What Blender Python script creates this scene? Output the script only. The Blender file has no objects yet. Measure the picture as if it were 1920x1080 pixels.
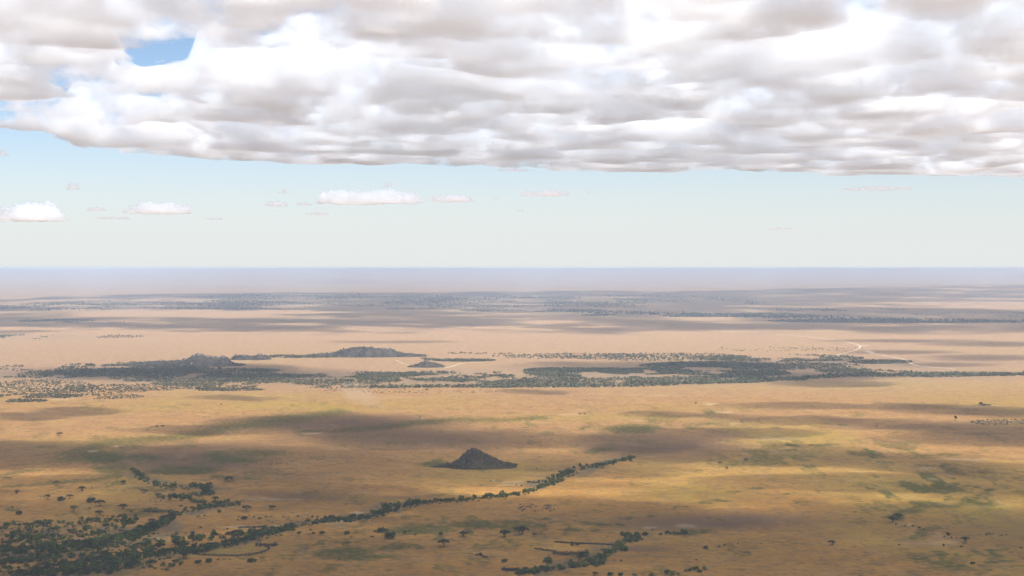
import bpy, bmesh, math, random
import numpy as np
from mathutils import Vector
S = bpy.context.scene
R = math.radians

# ------------------------------------------------------------------ camera
F = 2667.0            # focal length in pixels of a 1920 wide frame (50 mm)
CAMZ = 300.0          # the viewpoint is 300 m above the plain
EYE = 502.0           # row of the eye level in that frame
cam = bpy.data.objects.new('camera', bpy.data.cameras.new('camera'))
S.collection.objects.link(cam)
S.camera = cam
cam.data.lens = 50
cam.data.sensor_width = 36
cam.data.clip_start = 1
cam.data.clip_end = 400000
cam.location = (0, 0, CAMZ)
cam.rotation_euler = (R(90) - math.atan((540 - EYE) / F), 0, 0)

# ------------------------------------------------------------------ sky, sun, exposure
SUN_EL, SUN_AZ = R(53), R(150)
W = bpy.data.worlds.new('World')
S.world = W
W.use_nodes = True
wn, wl = W.node_tree.nodes, W.node_tree.links
sky = wn.new('ShaderNodeTexSky')
sky.sky_type = 'NISHITA'
sky.sun_disc = False
sky.sun_elevation = SUN_EL
sky.sun_rotation = SUN_AZ
sky.altitude = 1600
sky.air_density = 1.0
sky.dust_density = 1.9
sky.ozone_density = 1.0
tint = wn.new('ShaderNodeMix')
tint.data_type = 'RGBA'
tint.blend_type = 'MULTIPLY'
tint.inputs[0].default_value = 1.0
tint.inputs[7].default_value = (.86, .88, .93, 1)
wl.new(sky.outputs[0], tint.inputs[6])
# milky air low in the sky
wtc = wn.new('ShaderNodeTexCoord'); wsp = wn.new('ShaderNodeSeparateXYZ')
wmr = wn.new('ShaderNodeMapRange'); wmr.interpolation_type = 'SMOOTHSTEP'
wmr.inputs[1].default_value = 0.0; wmr.inputs[2].default_value = 0.12
wmr.inputs[3].default_value = 0.92; wmr.inputs[4].default_value = 0.0
wmx = wn.new('ShaderNodeMix'); wmx.data_type = 'RGBA'
wmx.inputs[7].default_value = (5.65, 5.85, 5.8, 1)
wl.new(wtc.outputs['Generated'], wsp.inputs[0]); wl.new(wsp.outputs['Z'], wmr.inputs[0])
wl.new(wmr.outputs[0], wmx.inputs[0]); wl.new(tint.outputs[2], wmx.inputs[6])
wl.new(wmx.outputs[2], wn['Background'].inputs[0])
wn['Background'].inputs[1].default_value = 0.09

sun = bpy.data.objects.new('sun', bpy.data.lights.new('sun', 'SUN'))
S.collection.objects.link(sun)
sun.data.energy = 5.0
sun.data.angle = R(0.5)
sun.data.color = (1, 0.985, 0.955)
SD = Vector((math.cos(SUN_EL) * math.sin(SUN_AZ), math.cos(SUN_EL) * math.cos(SUN_AZ), math.sin(SUN_EL)))
sun.rotation_euler = SD.to_track_quat('Z', 'Y').to_euler()

S.view_settings.view_transform = 'Standard'
S.view_settings.look = 'None'
S.view_settings.gamma = 1
S.view_settings.exposure = 0.66
cy = S.cycles
cy.max_bounces = 44
cy.diffuse_bounces = 3
cy.volume_bounces = 36
cy.transparent_max_bounces = 64
cy.volume_max_steps = 1024
cy.use_adaptive_sampling = True
cy.adaptive_threshold = 0.015

# ------------------------------------------------------------------ helpers
def px(u, v, z=0.0):
    """the point on the plain (at height z) that is seen at column u, row v"""
    d = (CAMZ - z) * F / (v - EYE)
    return Vector(((u - 960) / F * d, d, z))

def scale_at(v):
    return CAMZ / (v - EYE)           # metres per pixel on the plain

def tag(o, label=None, cat=None, group=None, kind=None):
    if label: o['label'] = label
    if cat: o['category'] = cat
    if group: o['group'] = group
    if kind: o['kind'] = kind
    return o

def link(o, parent=None):
    S.collection.objects.link(o)
    if parent is not None:
        o.parent = parent
    return o

def np_mesh(name, verts, faces, mats=(), midx=None, smooth=False):
    """faces: (n,3) or (n,4) integer array"""
    m = bpy.data.meshes.new(name)
    verts = np.asarray(verts, np.float32)
    faces = np.asarray(faces, np.int32)
    k = faces.shape[1]
    m.vertices.add(len(verts))
    m.vertices.foreach_set('co', verts.ravel())
    m.loops.add(faces.size)
    m.loops.foreach_set('vertex_index', faces.ravel())
    m.polygons.add(len(faces))
    m.polygons.foreach_set('loop_start', np.arange(0, faces.size, k, dtype=np.int32))
    for mt in mats:
        m.materials.append(mt)
    if midx is not None:
        m.polygons.foreach_set('material_index', np.asarray(midx, np.int32))
    if smooth:
        m.polygons.foreach_set('use_smooth', np.ones(len(faces), bool))
    m.update(calc_edges=True)
    m.validate()
    return m

def np_obj(name, verts, faces, mats=(), midx=None, parent=None, smooth=False):
    return link(bpy.data.objects.new(name, np_mesh(name, verts, faces, mats, midx, smooth)), parent)

def vnoise(x, y, seed):
    xi = np.floor(x).astype(np.int64); yi = np.floor(y).astype(np.int64)
    fx = x - xi; fy = y - yi
    def h(i, j):
        n = (i * 374761393 + j * 668265263 + seed * 1442695041) & 0xffffffff
        n = ((n ^ (n >> 13)) * 1274126177) & 0xffffffff
        return ((n ^ (n >> 16)) & 0xffff) / 65535.0
    fx = fx * fx * fx * (fx * (fx * 6 - 15) + 10); fy = fy * fy * fy * (fy * (fy * 6 - 15) + 10)
    return (h(xi, yi) * (1 - fx) + h(xi + 1, yi) * fx) * (1 - fy) + (h(xi, yi + 1) * (1 - fx) + h(xi + 1, yi + 1) * fx) * fy

def fbm(x, y, seed, octaves=4):
    s = 0; a = 0.5; t = 0
    for k in range(octaves):
        s = s + a * vnoise(x, y, seed + k * 17); t += a; a *= 0.5
        x = x * 2.03 + 5.1; y = y * 2.03 + 3.7
    return s / t

def sstep(a, b, x):
    t = np.clip((x - a) / (b - a), 0, 1)
    return t * t * (3 - 2 * t)

def ell(U, V, cx, cy_, rx, ry, soft=0.5, slope=0.0):
    """soft elliptical patch in frame rows and columns; slope tilts it"""
    q = np.sqrt(((U - cx) / rx) ** 2 + ((V - cy_ - slope * (U - cx)) / ry) ** 2)
    return 1 - sstep(1 - soft, 1 + soft, q)

def stroke(U, V, pts, soft=0.6):
    """soft poly-line: points (u, v, half height in rows)"""
    out = np.zeros_like(U)
    for (u0, v0, h0), (u1, v1, h1) in zip(pts[:-1], pts[1:]):
        ax, ay = u1 - u0, (v1 - v0) * 3
        L2 = ax * ax + ay * ay
        t = np.clip(((U - u0) * ax + (V - v0) * 3 * ay) / L2, 0, 1)
        hh = (h0 + (h1 - h0) * t)
        dx = (U - u0 - ax * t) / 4; dy = V - v0 - (v1 - v0) * t
        q = np.sqrt(dx * dx + dy * dy) / hh
        out = np.maximum(out, 1 - sstep(1 - soft, 1 + soft, q))
    return out

def new_mat(name):
    m = bpy.data.materials.new(name)
    m.use_nodes = True
    return m, m.node_tree.nodes, m.node_tree.links

def principled(m):
    return m.node_tree.nodes['Principled BSDF']

def noise_node(n, l, vec, scale, detail=4, rough=0.55):
    t = n.new('ShaderNodeTexNoise')
    t.inputs['Scale'].default_value = scale
    t.inputs['Detail'].default_value = detail
    t.inputs['Roughness'].default_value = rough
    if vec is not None: l.new(vec, t.inputs['Vector'])
    return t.outputs['Fac']

def ramp(n, l, fac, a, b, lo=0.0, hi=1.0):
    t = n.new('ShaderNodeMapRange')
    t.inputs[1].default_value = a; t.inputs[2].default_value = b
    t.inputs[3].default_value = lo; t.inputs[4].default_value = hi
    l.new(fac, t.inputs[0])
    return t.outputs[0]

def mixc(n, l, fac, a, b):
    t = n.new('ShaderNodeMix'); t.data_type = 'RGBA'
    for s, v in ((0, fac), (6, a), (7, b)):
        if isinstance(v, (tuple, list)): t.inputs[s].default_value = (*v, 1)
        elif isinstance(v, float): t.inputs[s].default_value = v
        else: l.new(v, t.inputs[s])
    return t.outputs[2]

def math_node(n, l, op, a, b):
    t = n.new('ShaderNodeMath'); t.operation = op
    for s, v in ((0, a), (1, b)):
        if isinstance(v, float): t.inputs[s].default_value = v
        else: l.new(v, t.inputs[s])
    return t.outputs[0]

def plain_mat(name, col, var=0.35, scale=0.3, rough=0.95):
    """one colour broken by noise"""
    m, n, l = new_mat(name)
    tc = n.new('ShaderNodeTexCoord')
    f = noise_node(n, l, tc.outputs['Object'], scale)
    c = mixc(n, l, ramp(n, l, f, 0.3, 0.7), tuple(x * (1 - var) for x in col), tuple(min(1, x * (1 + var)) for x in col))
    p = principled(m); l.new(c, p.inputs['Base Color']); p.inputs['Roughness'].default_value = rough
    p.inputs['Specular IOR Level'].default_value = 0.1
    return m

# ------------------------------------------------------------------ the plain: one fan shaped sheet to the horizon
ang = np.concatenate([np.arange(-180, -30, 3.0), np.arange(-30, -22, 0.4), np.arange(-22, 22, 0.06), np.arange(22, 30, 0.4), np.arange(30, 180.01, 3.0)])
rows = np.concatenate([np.arange(1300, 1110, -12.0), np.arange(1110, 620, -2.5), np.arange(620, 516, -0.8)])
rad = np.concatenate([[0.0, 250.0, 500.0, 750.0], CAMZ * F / (rows - EYE), [50000.0, 60000.0]])
A, D = np.meshgrid(np.radians(ang), rad)
GX, GY = D * np.sin(A), D * np.cos(A)
ridge_col = np.interp(960 + F * np.tan(np.clip(A, -1.2, 1.2)), [-400, 0, 180, 350, 600, 900, 1300, 1920, 2400], [225, 235, 255, 268, 280, 284, 291, 296, 290])
ridge_col = ridge_col + 22 * (fbm(A * 45, A * 0, 4, 5) - 0.55)
GZ = ridge_col * sstep(22000, 49000, D) * (np.cos(A) > 0.5) + 60 * sstep(13000, 20000, D) * (1 - sstep(22000, 27000, D)) * sstep(0.1, 0.36, A) * (A < 1.2)
front = GY > 200
dd = np.where(front, GY, 1e9)
GU = np.where(front, 960 + F * GX / dd, -5000.0)
GV = np.where(front, EYE + CAMZ * F / dd, 3000.0)
# ragged edges: shift the lookup by noise laid out on the ground itself
sc = np.clip(CAMZ / np.maximum(GV - EYE, 4), 0.2, 40)
wob = lambda s, seed: (fbm(GX / s, GY / s, seed, 4) - 0.5)
WU = GU + (wob(160, 11) * 70 + wob(35, 12) * 22) / sc
WV = GV + (wob(190, 13) * 60 + wob(40, 14) * 34) * (GV - EYE) ** 2 / (CAMZ * F)

GREEN_E = [(180, 858, 52, 13, 1), (215, 878, 34, 9, .8), (340, 882, 62, 8, .9), (430, 863, 64, 8, .9), (485, 850, 60, 7, .8), (255, 860, 34, 8, .8),
    (300, 885, 40, 5, .8), (355, 888, 40, 4, .8), (590, 809, 30, 4, .7), (1180, 805, 52, 9, .9), (1130, 846, 28, 8, .8), (1215, 833, 40, 4, .4),
    (800, 869, 36, 5, 1), (815, 865, 20, 4, .8), (940, 903, 34, 2.2, 1), (965, 888, 12, 3, .4), (780, 996, 70, 9, .95), (880, 988, 56, 8, .95), (960, 984, 44, 6, .8), (1020, 974, 18, 2.2, .9),
    (975, 992, 24, 5, .8), (1110, 980, 22, 3.6, .9), (1105, 957, 16, 1.6, .8), (1125, 948, 14, 1.6, .8), (1150, 979, 16, 1.6, .9), (1168, 970, 15, 1.6, .9), (1205, 966, 12, 1.5, .7),
    (660, 1042, 70, 11, .9), (745, 1031, 26, 9, .8), (700, 1052, 64, 6, .9), (640, 1066, 18, 3, .7), (610, 1019, 14, 3, .6), (570, 1027, 16, 2, .6), (607, 1077, 10, 1.5, .8), (565, 1044, 18, 2, .6),
    (1300, 995, 36, 6, .9), (1275, 999, 24, 4, .9), (1300, 941, 18, 2.2, .9), (1345, 936, 24, 3.6, .8), (1392, 921, 18, 3.4, .7), (1430, 915, 22, 3, .6), (1252, 948, 16, 1.8, .8), (1372, 1066, 24, 2, .6),
    (1870, 921, 15, 3.2, 1), (1685, 958, 32, 6, 1), (1665, 970, 16, 6, .9), (1630, 955, 24, 2.4, .8), (1585, 962, 9, 2, .8), (1722, 1004, 18, 7, .8), (1700, 1011, 26, 3, .6),
    (1735, 1052, 36, 10, .75), (1800, 1062, 44, 10, .8), (1825, 1048, 20, 8, .5), (1835, 1068, 30, 6, .8), (1888, 1042, 13, 4.5, 1), (1910, 1053, 16, 4, .9), (1725, 1075, 14, 3, .8), (1740, 1041, 30, 3, .5), (1870, 1073, 24, 2, .7),
    (1460, 907, 8, 1.6, .9), (1482, 925, 8, 2, .8), (1533, 920, 7, 1.4, .8), (1470, 1056, 10, 3, .5), (1650, 868, 10, 1.6, .9), (1450, 870, 12, 1.8, .7), (1490, 866, 12, 1.5, .6), (1530, 836, 24, 4, .9), (1490, 850, 60, 8, .6), (1475, 842, 20, 2.4, .9),
    (1680, 838, 44, 8, .6), (1722, 856, 34, 4, .7), (1770, 853, 20, 3, .8), (1774, 873, 12, 2.6, .9), (1620, 862, 20, 5, .4), (1825, 850, 20, 2, .6), (1385, 871, 46, 4, .6), (1440, 880, 40, 2, .3), (1204, 849, 8, 1.6, .9),
    (1580, 799, 12, 1.5, .8), (1475, 803, 8, 1.6, .9), (1620, 780, 18, 4, .5), (30, 974, 20, 2, .8), (130, 961, 18, 2, .7), (18, 953, 24, 3, .8), (260, 955, 26, 4, .8), (258, 962, 30, 4, .7), (275, 923, 22, 3, .8), (240, 917, 26, 2.6, .7), (262, 912, 20, 2.2, .7), (115, 961, 16, 2, .6), (310, 941, 16, 2, .6), (395, 896, 22, 3.6, .8), (360, 900, 20, 1.6, .8), (430, 900, 40, 2.4, .5), (500, 885, 20, 2, .5), (540, 891, 26, 1.5, .9), (495, 864, 22, 1.5, .7), (500, 890, 20, 3, .5), (715, 864, 10, 2, .6), (650, 837, 7, 2, .6), (910, 841, 12, 1.2, .9), (972, 850, 8, 1, .8)]
GREEN_S = [[(120, 862, 6), (200, 832, 7), (330, 822, 8), (420, 802, 7), (520, 790, 6), (640, 772, 4)], [(0, 893, 2), (50, 883, 2.2), (108, 880, 1.6)],
    [(0, 913, 2), (60, 907, 2.2), (150, 901, 2), (205, 896, 2)], [(640, 808, 4), (760, 797, 4), (860, 787, 4), (960, 787, 3), (1010, 782, 3)],
    [(1690, 953, 2.2), (1760, 951, 2.4), (1830, 939, 2.6), (1862, 928, 2)], [(1835, 1034, 2), (1885, 1050, 2)], [(1700, 1012, 2), (1740, 990, 4)],
    [(1810, 908, 1.6), (1850, 916, 2)], [(1700, 850, 2), (1640, 836, 2)], [(160, 842, 4), (250, 828, 4)]]
OLIVE_E = [(1680, 722, 330, 9, .8), (620, 764, 200, 9, .6), (560, 742, 130, 6, .5), (800, 752, 160, 6, .4), (1120, 783, 180, 8, .6), (1300, 765, 140, 6, .4), (1220, 727, 240, 3, .5), (1480, 822, 80, 9, .7), (1000, 785, 60, 5, .6),
    (1720, 740, 120, 4, .4), (430, 768, 100, 4, .5), (300, 764, 60, 3, .4), (1830, 960, 160, 26, .45), (950, 880, 120, 16, .6), (880, 900, 140, 10, .5), (480, 1030, 80, 10, .4), (1000, 1020, 100, 14, .3), (1280, 925, 150, 14, .35), (150, 832, 160, 10, .3), (1780, 908, 160, 30, .35), (700, 938, 80, 5, .4), (430, 1034, 76, 6, 1), (1080, 1030, 120, 6, .3)]
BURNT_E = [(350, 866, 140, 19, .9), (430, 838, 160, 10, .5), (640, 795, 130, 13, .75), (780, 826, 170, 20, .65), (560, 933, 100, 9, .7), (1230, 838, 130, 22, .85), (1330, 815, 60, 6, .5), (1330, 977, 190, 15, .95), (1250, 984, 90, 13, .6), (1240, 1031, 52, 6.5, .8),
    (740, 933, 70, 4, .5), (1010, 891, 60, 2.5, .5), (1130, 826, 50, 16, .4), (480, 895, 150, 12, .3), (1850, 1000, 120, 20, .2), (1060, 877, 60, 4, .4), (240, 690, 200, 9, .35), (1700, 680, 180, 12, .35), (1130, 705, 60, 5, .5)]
PALE_E = [(1213, 987, 14, 2.2, .55), (1275, 983, 24, 3, .5), (530, 938, 28, 1.5, .5), (498, 941, 20, 1, .4), (600, 812, 24, 1.2, .9), (1790, 862, 46, 1.6, .9), (1752, 877, 12, 1.4, .9), (1740, 898, 10, .9, .9), (1770, 898, 14, 1, .6), (1460, 823, 46, 3, .4), (1320, 758, 8, 1.4, .8), (227, 839, 5, 1.2, 1),
    (185, 848, 8, 1.2, .9), (990, 904, 20, 2, .9), (970, 912, 20, 2, .7), (600, 985, 60, 3, .5), (690, 966, 10, 3, .9), (700, 973, 9, 2.6, .9), (645, 981, 22, 2.4, .9), (660, 978, 12, 2, .8), (450, 989, 36, 2.4, .8), (490, 988, 26, 2, .6), (256, 1006, 14, 2.6, .8), (150, 1040, 70, 3, .25), (60, 1062, 60, 6, .3),
    (1850, 762, 40, 1.2, .6), (1860, 793, 70, 4, .35), (1390, 795, 10, 2.4, .5), (1585, 802, 30, 2, .4), (1340, 773, 20, 1.2, .6), (1060, 778, 20, 2, .5), (1190, 789, 14, 1.2, .6), (1770, 1005, 22, 2.5, .6), (1765, 1000, 10, 1.5, .6), (1740, 1018, 60, 5, .35), (1220, 860, 30, 1, .5), (940, 902, 4, 1.2, 1), (1690, 984, 5, 2.5, .7), (900, 903, 8, 1, .3), (60, 726, 90, 8, .25), (120, 749, 60, .9, .6), (1215, 741, 60, .8, .4), (740, 745, 60, 2, .3)]

def paint(elist, slist=(), soft=0.55):
    out = np.zeros_like(GU)
    for c in elist:
        out = np.maximum(out, c[4] * ell(WU, WV, c[0], c[1], c[2], c[3], soft))
    for s in slist:
        out = np.maximum(out, 0.78 * stroke(WU, WV, [(p[0], p[1], p[2] * 1.35) for p in s], .95))
    return out
green = paint(GREEN_E, GREEN_S)
# the patchy green field of the right and thin drifts elsewhere
field = ell(WU, WV, 1745, 915, 150, 45, .5) * sstep(.5, .62, fbm(GX / 26, GY / 60, 31, 4)) * .9
field += ell(WU, WV, 1500, 850, 160, 26, .6) * sstep(.54, .66, fbm(GX / 40, GY / 110, 32, 4)) * .7
field += ell(WU, WV, 330, 868, 200, 40, .6) * sstep(.5, .64, fbm(GX / 40, GY / 100, 33, 4)) * .6
field += ell(WU, WV, 700, 1035, 170, 30, .6) * sstep(.54, .66, fbm(GX / 14, GY / 22, 34, 4)) * .7
field += ell(WU, WV, 880, 990, 230, 22, .6) * sstep(.52, .64, fbm(GX / 16, GY / 30, 35, 4)) * .8
field += ell(WU, WV, 1800, 1050, 170, 40, .6) * sstep(.55, .67, fbm(GX / 16, GY / 26, 36, 4)) * .6
field += ell(WU, WV, 1230, 790, 240, 30, .7) * sstep(.55, .67, fbm(GX / 70, GY / 180, 37, 4)) * .5
field += sstep(720, 760, GV) * sstep(.63, .74, fbm(GX / 34, GY / 70, 38, 5)) * .45
green = np.clip(np.maximum(green, field), 0, 1)
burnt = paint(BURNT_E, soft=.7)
olive = np.clip(paint(OLIVE_E, soft=.8) + .5 * sstep(.5, .75, fbm(GX / 260, GY / 520, 41, 4)), 0, 1)
pale = np.maximum(paint(PALE_E, soft=.5), sstep(640, 700, GV) * sstep(.68, .78, fbm(GX / 24, GY / 50, 51, 5)) * .15)
golden = sstep(790, 960, WV) * np.where(front, 1, 0)  # near ground painted warmer by row, offsetting bluish haze and shade
haze_tint = (1 - sstep(690, 760, WV)) * np.where(front, 1, 0)  # far ground painted paler and pinker, standing in for distance haze
farwood = np.zeros_like(GU)          # grey green thin bush cover on the ground under the far woodland
for c in [(240, 705, 330, 12, .9), (700, 712, 420, 12, .8), (1200, 705, 460, 14, .9), (1500, 685, 260, 14, .7), (1700, 702, 220, 9, .7), (560, 706, 420, 9, .8), (1000, 712, 420, 11, .85), (300, 572, 320, 7, .8), (900, 566, 600, 12, .8), (1500, 590, 500, 6, .7), (120, 575, 160, 8, .8), (60, 632, 120, 5, .6), (1100, 580, 400, 8, .6)]:
    farwood = np.maximum(farwood, c[4] * ell(WU, WV, c[0], c[1], c[2], c[3], .6))
thick = np.zeros_like(GU)
for q in ([(0, 1040, 10), (120, 1034, 10), (240, 1010, 11), (320, 975, 6)], [(20, 1090, 6), (120, 1072, 14), (200, 1066, 16), (270, 1052, 10)], [(150, 1052, 7), (310, 1040, 7), (420, 1024, 7), (550, 990, 3)], [(250, 889, 4), (272, 903, 4), (330, 915, 4), (395, 922, 6)], [(300, 934, 4), (395, 929, 4)], [(320, 966, 5), (380, 952, 4), (445, 946, 2)], [(570, 981, 4), (695, 971, 4), (740, 953, 8), (800, 944, 2.5)], [(1010, 917, 5), (1050, 895, 4), (1100, 877, 3), (1188, 859, 2)], [(1190, 1006, 6), (1160, 1030, 7), (1120, 1050, 6), (1000, 1076, 7)]):
    thick = np.maximum(thick, stroke(WU, WV, q))
thick = np.maximum(thick, .75 * ell(WU, WV, 130, 998, 170, 22, .5)) * (.4 + .6 * sstep(.4, .55, fbm(GX / 14, GY / 22, 62, 4)))
farwood *= .45 + .55 * sstep(.32, .50, fbm(GX / 110, GY / 220, 61, 5))

nr, nc = GU.shape
gi = np.arange(nr * nc).reshape(nr, nc)
gf = np.stack([gi[:-1, :-1], gi[:-1, 1:], gi[1:, 1:], gi[1:, :-1]], -1).reshape(-1, 4)
def ground_mat():
    m, n, l = new_mat('savanna_grass')
    tc = n.new('ShaderNodeTexCoord'); co = tc.outputs['Object']
    def attr(nm):
        a = n.new('ShaderNodeAttribute'); a.attribute_name = nm; return a.outputs['Fac']
    big = noise_node(n, l, co, 1 / 420, 5, .6)
    mid = noise_node(n, l, co, 1 / 60, 5, .62)
    fine = noise_node(n, l, co, 1 / 9, 5, .65)
    c = mixc(n, l, ramp(n, l, big, .36, .64), (.310, .156, .050), (.280, .144, .056))
    c = mixc(n, l, ramp(n, l, mid, .36, .66), c, (.352, .192, .064))
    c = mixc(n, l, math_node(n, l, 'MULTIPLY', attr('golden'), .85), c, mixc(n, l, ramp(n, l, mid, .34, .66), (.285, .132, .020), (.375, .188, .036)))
    tus = math_node(n, l, 'MULTIPLY', ramp(n, l, fine, .46, .70), .75)
    c = mixc(n, l, tus, c, (.165, .100, .048))
    ol = math_node(n, l, 'MULTIPLY', attr('olive'), ramp(n, l, mid, .3, .6, .45, .95))
    c = mixc(n, l, ol, c, (.285, .19, .036))
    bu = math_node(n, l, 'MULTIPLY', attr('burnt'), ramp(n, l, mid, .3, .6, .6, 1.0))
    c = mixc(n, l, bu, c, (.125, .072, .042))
    gr = ramp(n, l, math_node(n, l, 'ADD', attr('green'), ramp(n, l, fine, .25, .75, -.6, .6)), .15, .95)
    c = mixc(n, l, math_node(n, l, 'MULTIPLY', gr, .95), c, mixc(n, l, ramp(n, l, mid, .35, .65), (.042, .048, .007), (.075, .076, .012)))
    pa = math_node(n, l, 'MULTIPLY', attr('pale'), ramp(n, l, fine, .3, .6, .5, 1.0))
    c = mixc(n, l, pa, c, (.45, .31, .17))
    fw = math_node(n, l, 'MULTIPLY', attr('bushland'), ramp(n, l, mid, .35, .6, .6, 1.0))
    c = mixc(n, l, fw, c, (.105, .095, .058))
    c = mixc(n, l, math_node(n, l, 'MULTIPLY', attr('haze_tint'), .5), c, (.34, .225, .145))
    mot = noise_node(n, l, co, 1 / 24, 6, .7)
    c = mixc(n, l, ramp(n, l, mot, .46, .64, 0.0, .52), c, (.15, .092, .045))
    # scattered dark tussocks and small scrub
    vo = n.new('ShaderNodeTexVoronoi'); vo.inputs['Scale'].default_value = 1 / 17
    l.new(co, vo.inputs['Vector'])
    sp = math_node(n, l, 'MULTIPLY', ramp(n, l, vo.outputs['Distance'], .11, .24, 1.0, 0.0), ramp(n, l, noise_node(n, l, co, 1 / 170, 4, .6), .46, .6, 0.0, .75))
    c = mixc(n, l, sp, c, (.085, .068, .036))
    p = principled(m); l.new(c, p.inputs['Base Color'])
    p.inputs['Roughness'].default_value = 1; p.inputs['Specular IOR Level'].default_value = 0.0
    bp = n.new('ShaderNodeBump'); bp.inputs['Strength'].default_value = .5; bp.inputs['Distance'].default_value = 1.2
    l.new(fine, bp.inputs['Height']); l.new(bp.outputs[0], p.inputs['Normal'])
    return m
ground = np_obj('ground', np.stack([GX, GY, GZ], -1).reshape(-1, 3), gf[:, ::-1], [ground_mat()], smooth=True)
for nm, arr in (('green', green), ('burnt', burnt), ('olive', olive), ('pale', pale), ('haze_tint', haze_tint), ('golden', golden), ('bushland', np.maximum(farwood, .85 * thick))):
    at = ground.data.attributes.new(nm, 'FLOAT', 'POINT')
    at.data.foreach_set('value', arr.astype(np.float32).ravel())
tag(ground, 'flat dry grass plain with tan, green and burnt brown patches reaching the hazy horizon', 'plain', kind='structure')

# ------------------------------------------------------------------ air
def volume_mat(name, col, density, aniso):
    m, n, l = new_mat(name); n.clear()
    o = n.new('ShaderNodeOutputMaterial'); p = n.new('ShaderNodeVolumePrincipled')
    p.inputs['Color'].default_value = (*col, 1)
    p.inputs['Density'].default_value = density
    p.inputs['Anisotropy'].default_value = aniso
    l.new(p.outputs[0], o.inputs['Volume'])
    return m, n, l, p
HX = 61000.0
hv = [(x, y, z) for z in (-1, 303) for x, y in ((-HX, -HX), (HX, -HX), (HX, HX), (-HX, HX))]
haze = np_obj('haze', hv, [(0, 3, 2, 1), (4, 5, 6, 7), (0, 1, 5, 4), (1, 2, 6, 5), (2, 3, 7, 6), (3, 0, 4, 7)], [volume_mat('haze_air', (.64, .785, .98), 4.6e-5, .0)[0]])
tag(haze, 'pale bluish haze that fades the far plain', 'haze', kind='stuff')

# ------------------------------------------------------------------ clouds: banks of cloud 1500 m up that throw the shadows on the plain
BASE = 1500.0
OFFX = BASE / math.tan(SUN_EL) * math.sin(SUN_AZ)
OFFY = BASE / math.tan(SUN_EL) * math.cos(SUN_AZ)

def cloud_mesh(name, X, Y, bottom, top, T, mat, parent=None):
    nv = X.size; idx = np.arange(nv).reshape(X.shape)
    a, b, c, d = idx[:-1, :-1], idx[:-1, 1:], idx[1:, 1:], idx[1:, :-1]
    t1 = np.stack([a, b, c], -1).reshape(-1, 3); t2 = np.stack([a, c, d], -1).reshape(-1, 3)
    tri = np.concatenate([t1, t2])
    if (X[0, 1] - X[0, 0]) * (Y[1, 0] - Y[0, 0]) < 0:
        tri = tri[:, ::-1]                 # rows may run towards or away from the viewpoint: keep outward normals
    tri = tri[(T.ravel()[tri] > 0).any(1)]
    zero = T.ravel() <= 0
    up = np.where(zero[tri], tri, tri + nv)
    f = np.concatenate([tri[:, ::-1], up])
    v = np.concatenate([np.stack([X, Y, bottom], -1).reshape(-1, 3), np.stack([X, Y, top], -1).reshape(-1, 3)])
    used = np.unique(f); rm = np.zeros(2 * nv, np.int64); rm[used] = np.arange(len(used))
    return np_obj(name, v[used], rm[f], [mat], parent=parent)

def puffy_mat(name, density, sx, sz, lo, hi, step, aniso=.35):
    m, n, l, p = volume_mat(name, (.962, .981, 1), density, aniso)
    tc = n.new('ShaderNodeTexCoord'); mp = n.new('ShaderNodeMapping')
    mp.inputs['Scale'].default_value = (1 / sx, 1 / sx, 1 / sz)
    l.new(tc.outputs['Object'], mp.inputs[0])
    f = noise_node(n, l, mp.outputs[0], 1, 8, .65)
    l.new(ramp(n, l, f, lo, hi, 0.0, density), p.inputs['Density'])
    m.cycles.volume_step_rate = step
    return m

# far bank: its lower rim as seen in the frame, its gaps, and the strips it shades
cu, cvv = np.meshgrid(np.arange(-700, 2640, 9.0), np.concatenate([np.arange(-420, 60, 14.0), np.arange(60, 250, 4.0), np.arange(250, 345, 1.0)]))
cd = (BASE - CAMZ) * F / (EYE - cvv)
CX = (cu - 960) / F * cd; CY = cd
rim = np.interp(cu, [-700, 0, 60, 110, 150, 300, 600, 800, 1000, 1250, 1370, 1450, 1700, 1920, 2700], [215, 240, 246, 258, 273, 292, 310, 308, 317, 323, 314, 324, 329, 334, 338])
rim = rim + 8 * (fbm(CX / 700, CY / 700, 70, 4) - .5)
n1 = fbm(CX / 1500, CY / 1500, 71, 5); n2 = fbm(CX / 420, CY / 420, 72, 4)
gd = CY - OFFY
SU = 960 + F * (CX - OFFX) / gd; SV = EYE + CAMZ * F / gd
bias = np.zeros_like(CX)
for c in [(620, 611, 430, 16), (1120, 613, 220, 6), (80, 602, 220, 5), (60, 632, 170, 5), (330, 553, 420, 7), (1000, 551, 700, 12), (1560, 556, 420, 18), (1780, 600, 260, 13), (1500, 614, 300, 6), (900, 574, 500, 6), (1500, 585, 420, 7), (520, 616, 380, 12)]:
    bias = np.maximum(bias, .30 * ell(SU, SV, c[0], c[1], c[2], c[3], .6))
for c in [(620, 585, 330, 4), (1000, 606, 130, 2), (1820, 551, 140, 3), (1860, 526, 140, 4), (1720, 572, 150, 2.5), (200, 588, 260, 5), (250, 618, 180, 4), (180, 561, 200, 3), (1150, 566, 120, 3), (1500, 640, 400, 10)]:
    bias = bias - .16 * ell(SU, SV, c[0], c[1], c[2], c[3], .7)
bias = bias + .16 * ell(cu, cvv, 320, 25, 260, 52, .5)
T = 4200 * (n1 + bias - .385 + .09 * (1 - sstep(100, 330, cu)) + .03 * np.clip((cu - 900) / 900, -1, 1) * sstep(200, 300, cvv)) + 900 * (n2 - .5)
T = T * sstep(0, 22, rim - cvv)
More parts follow.
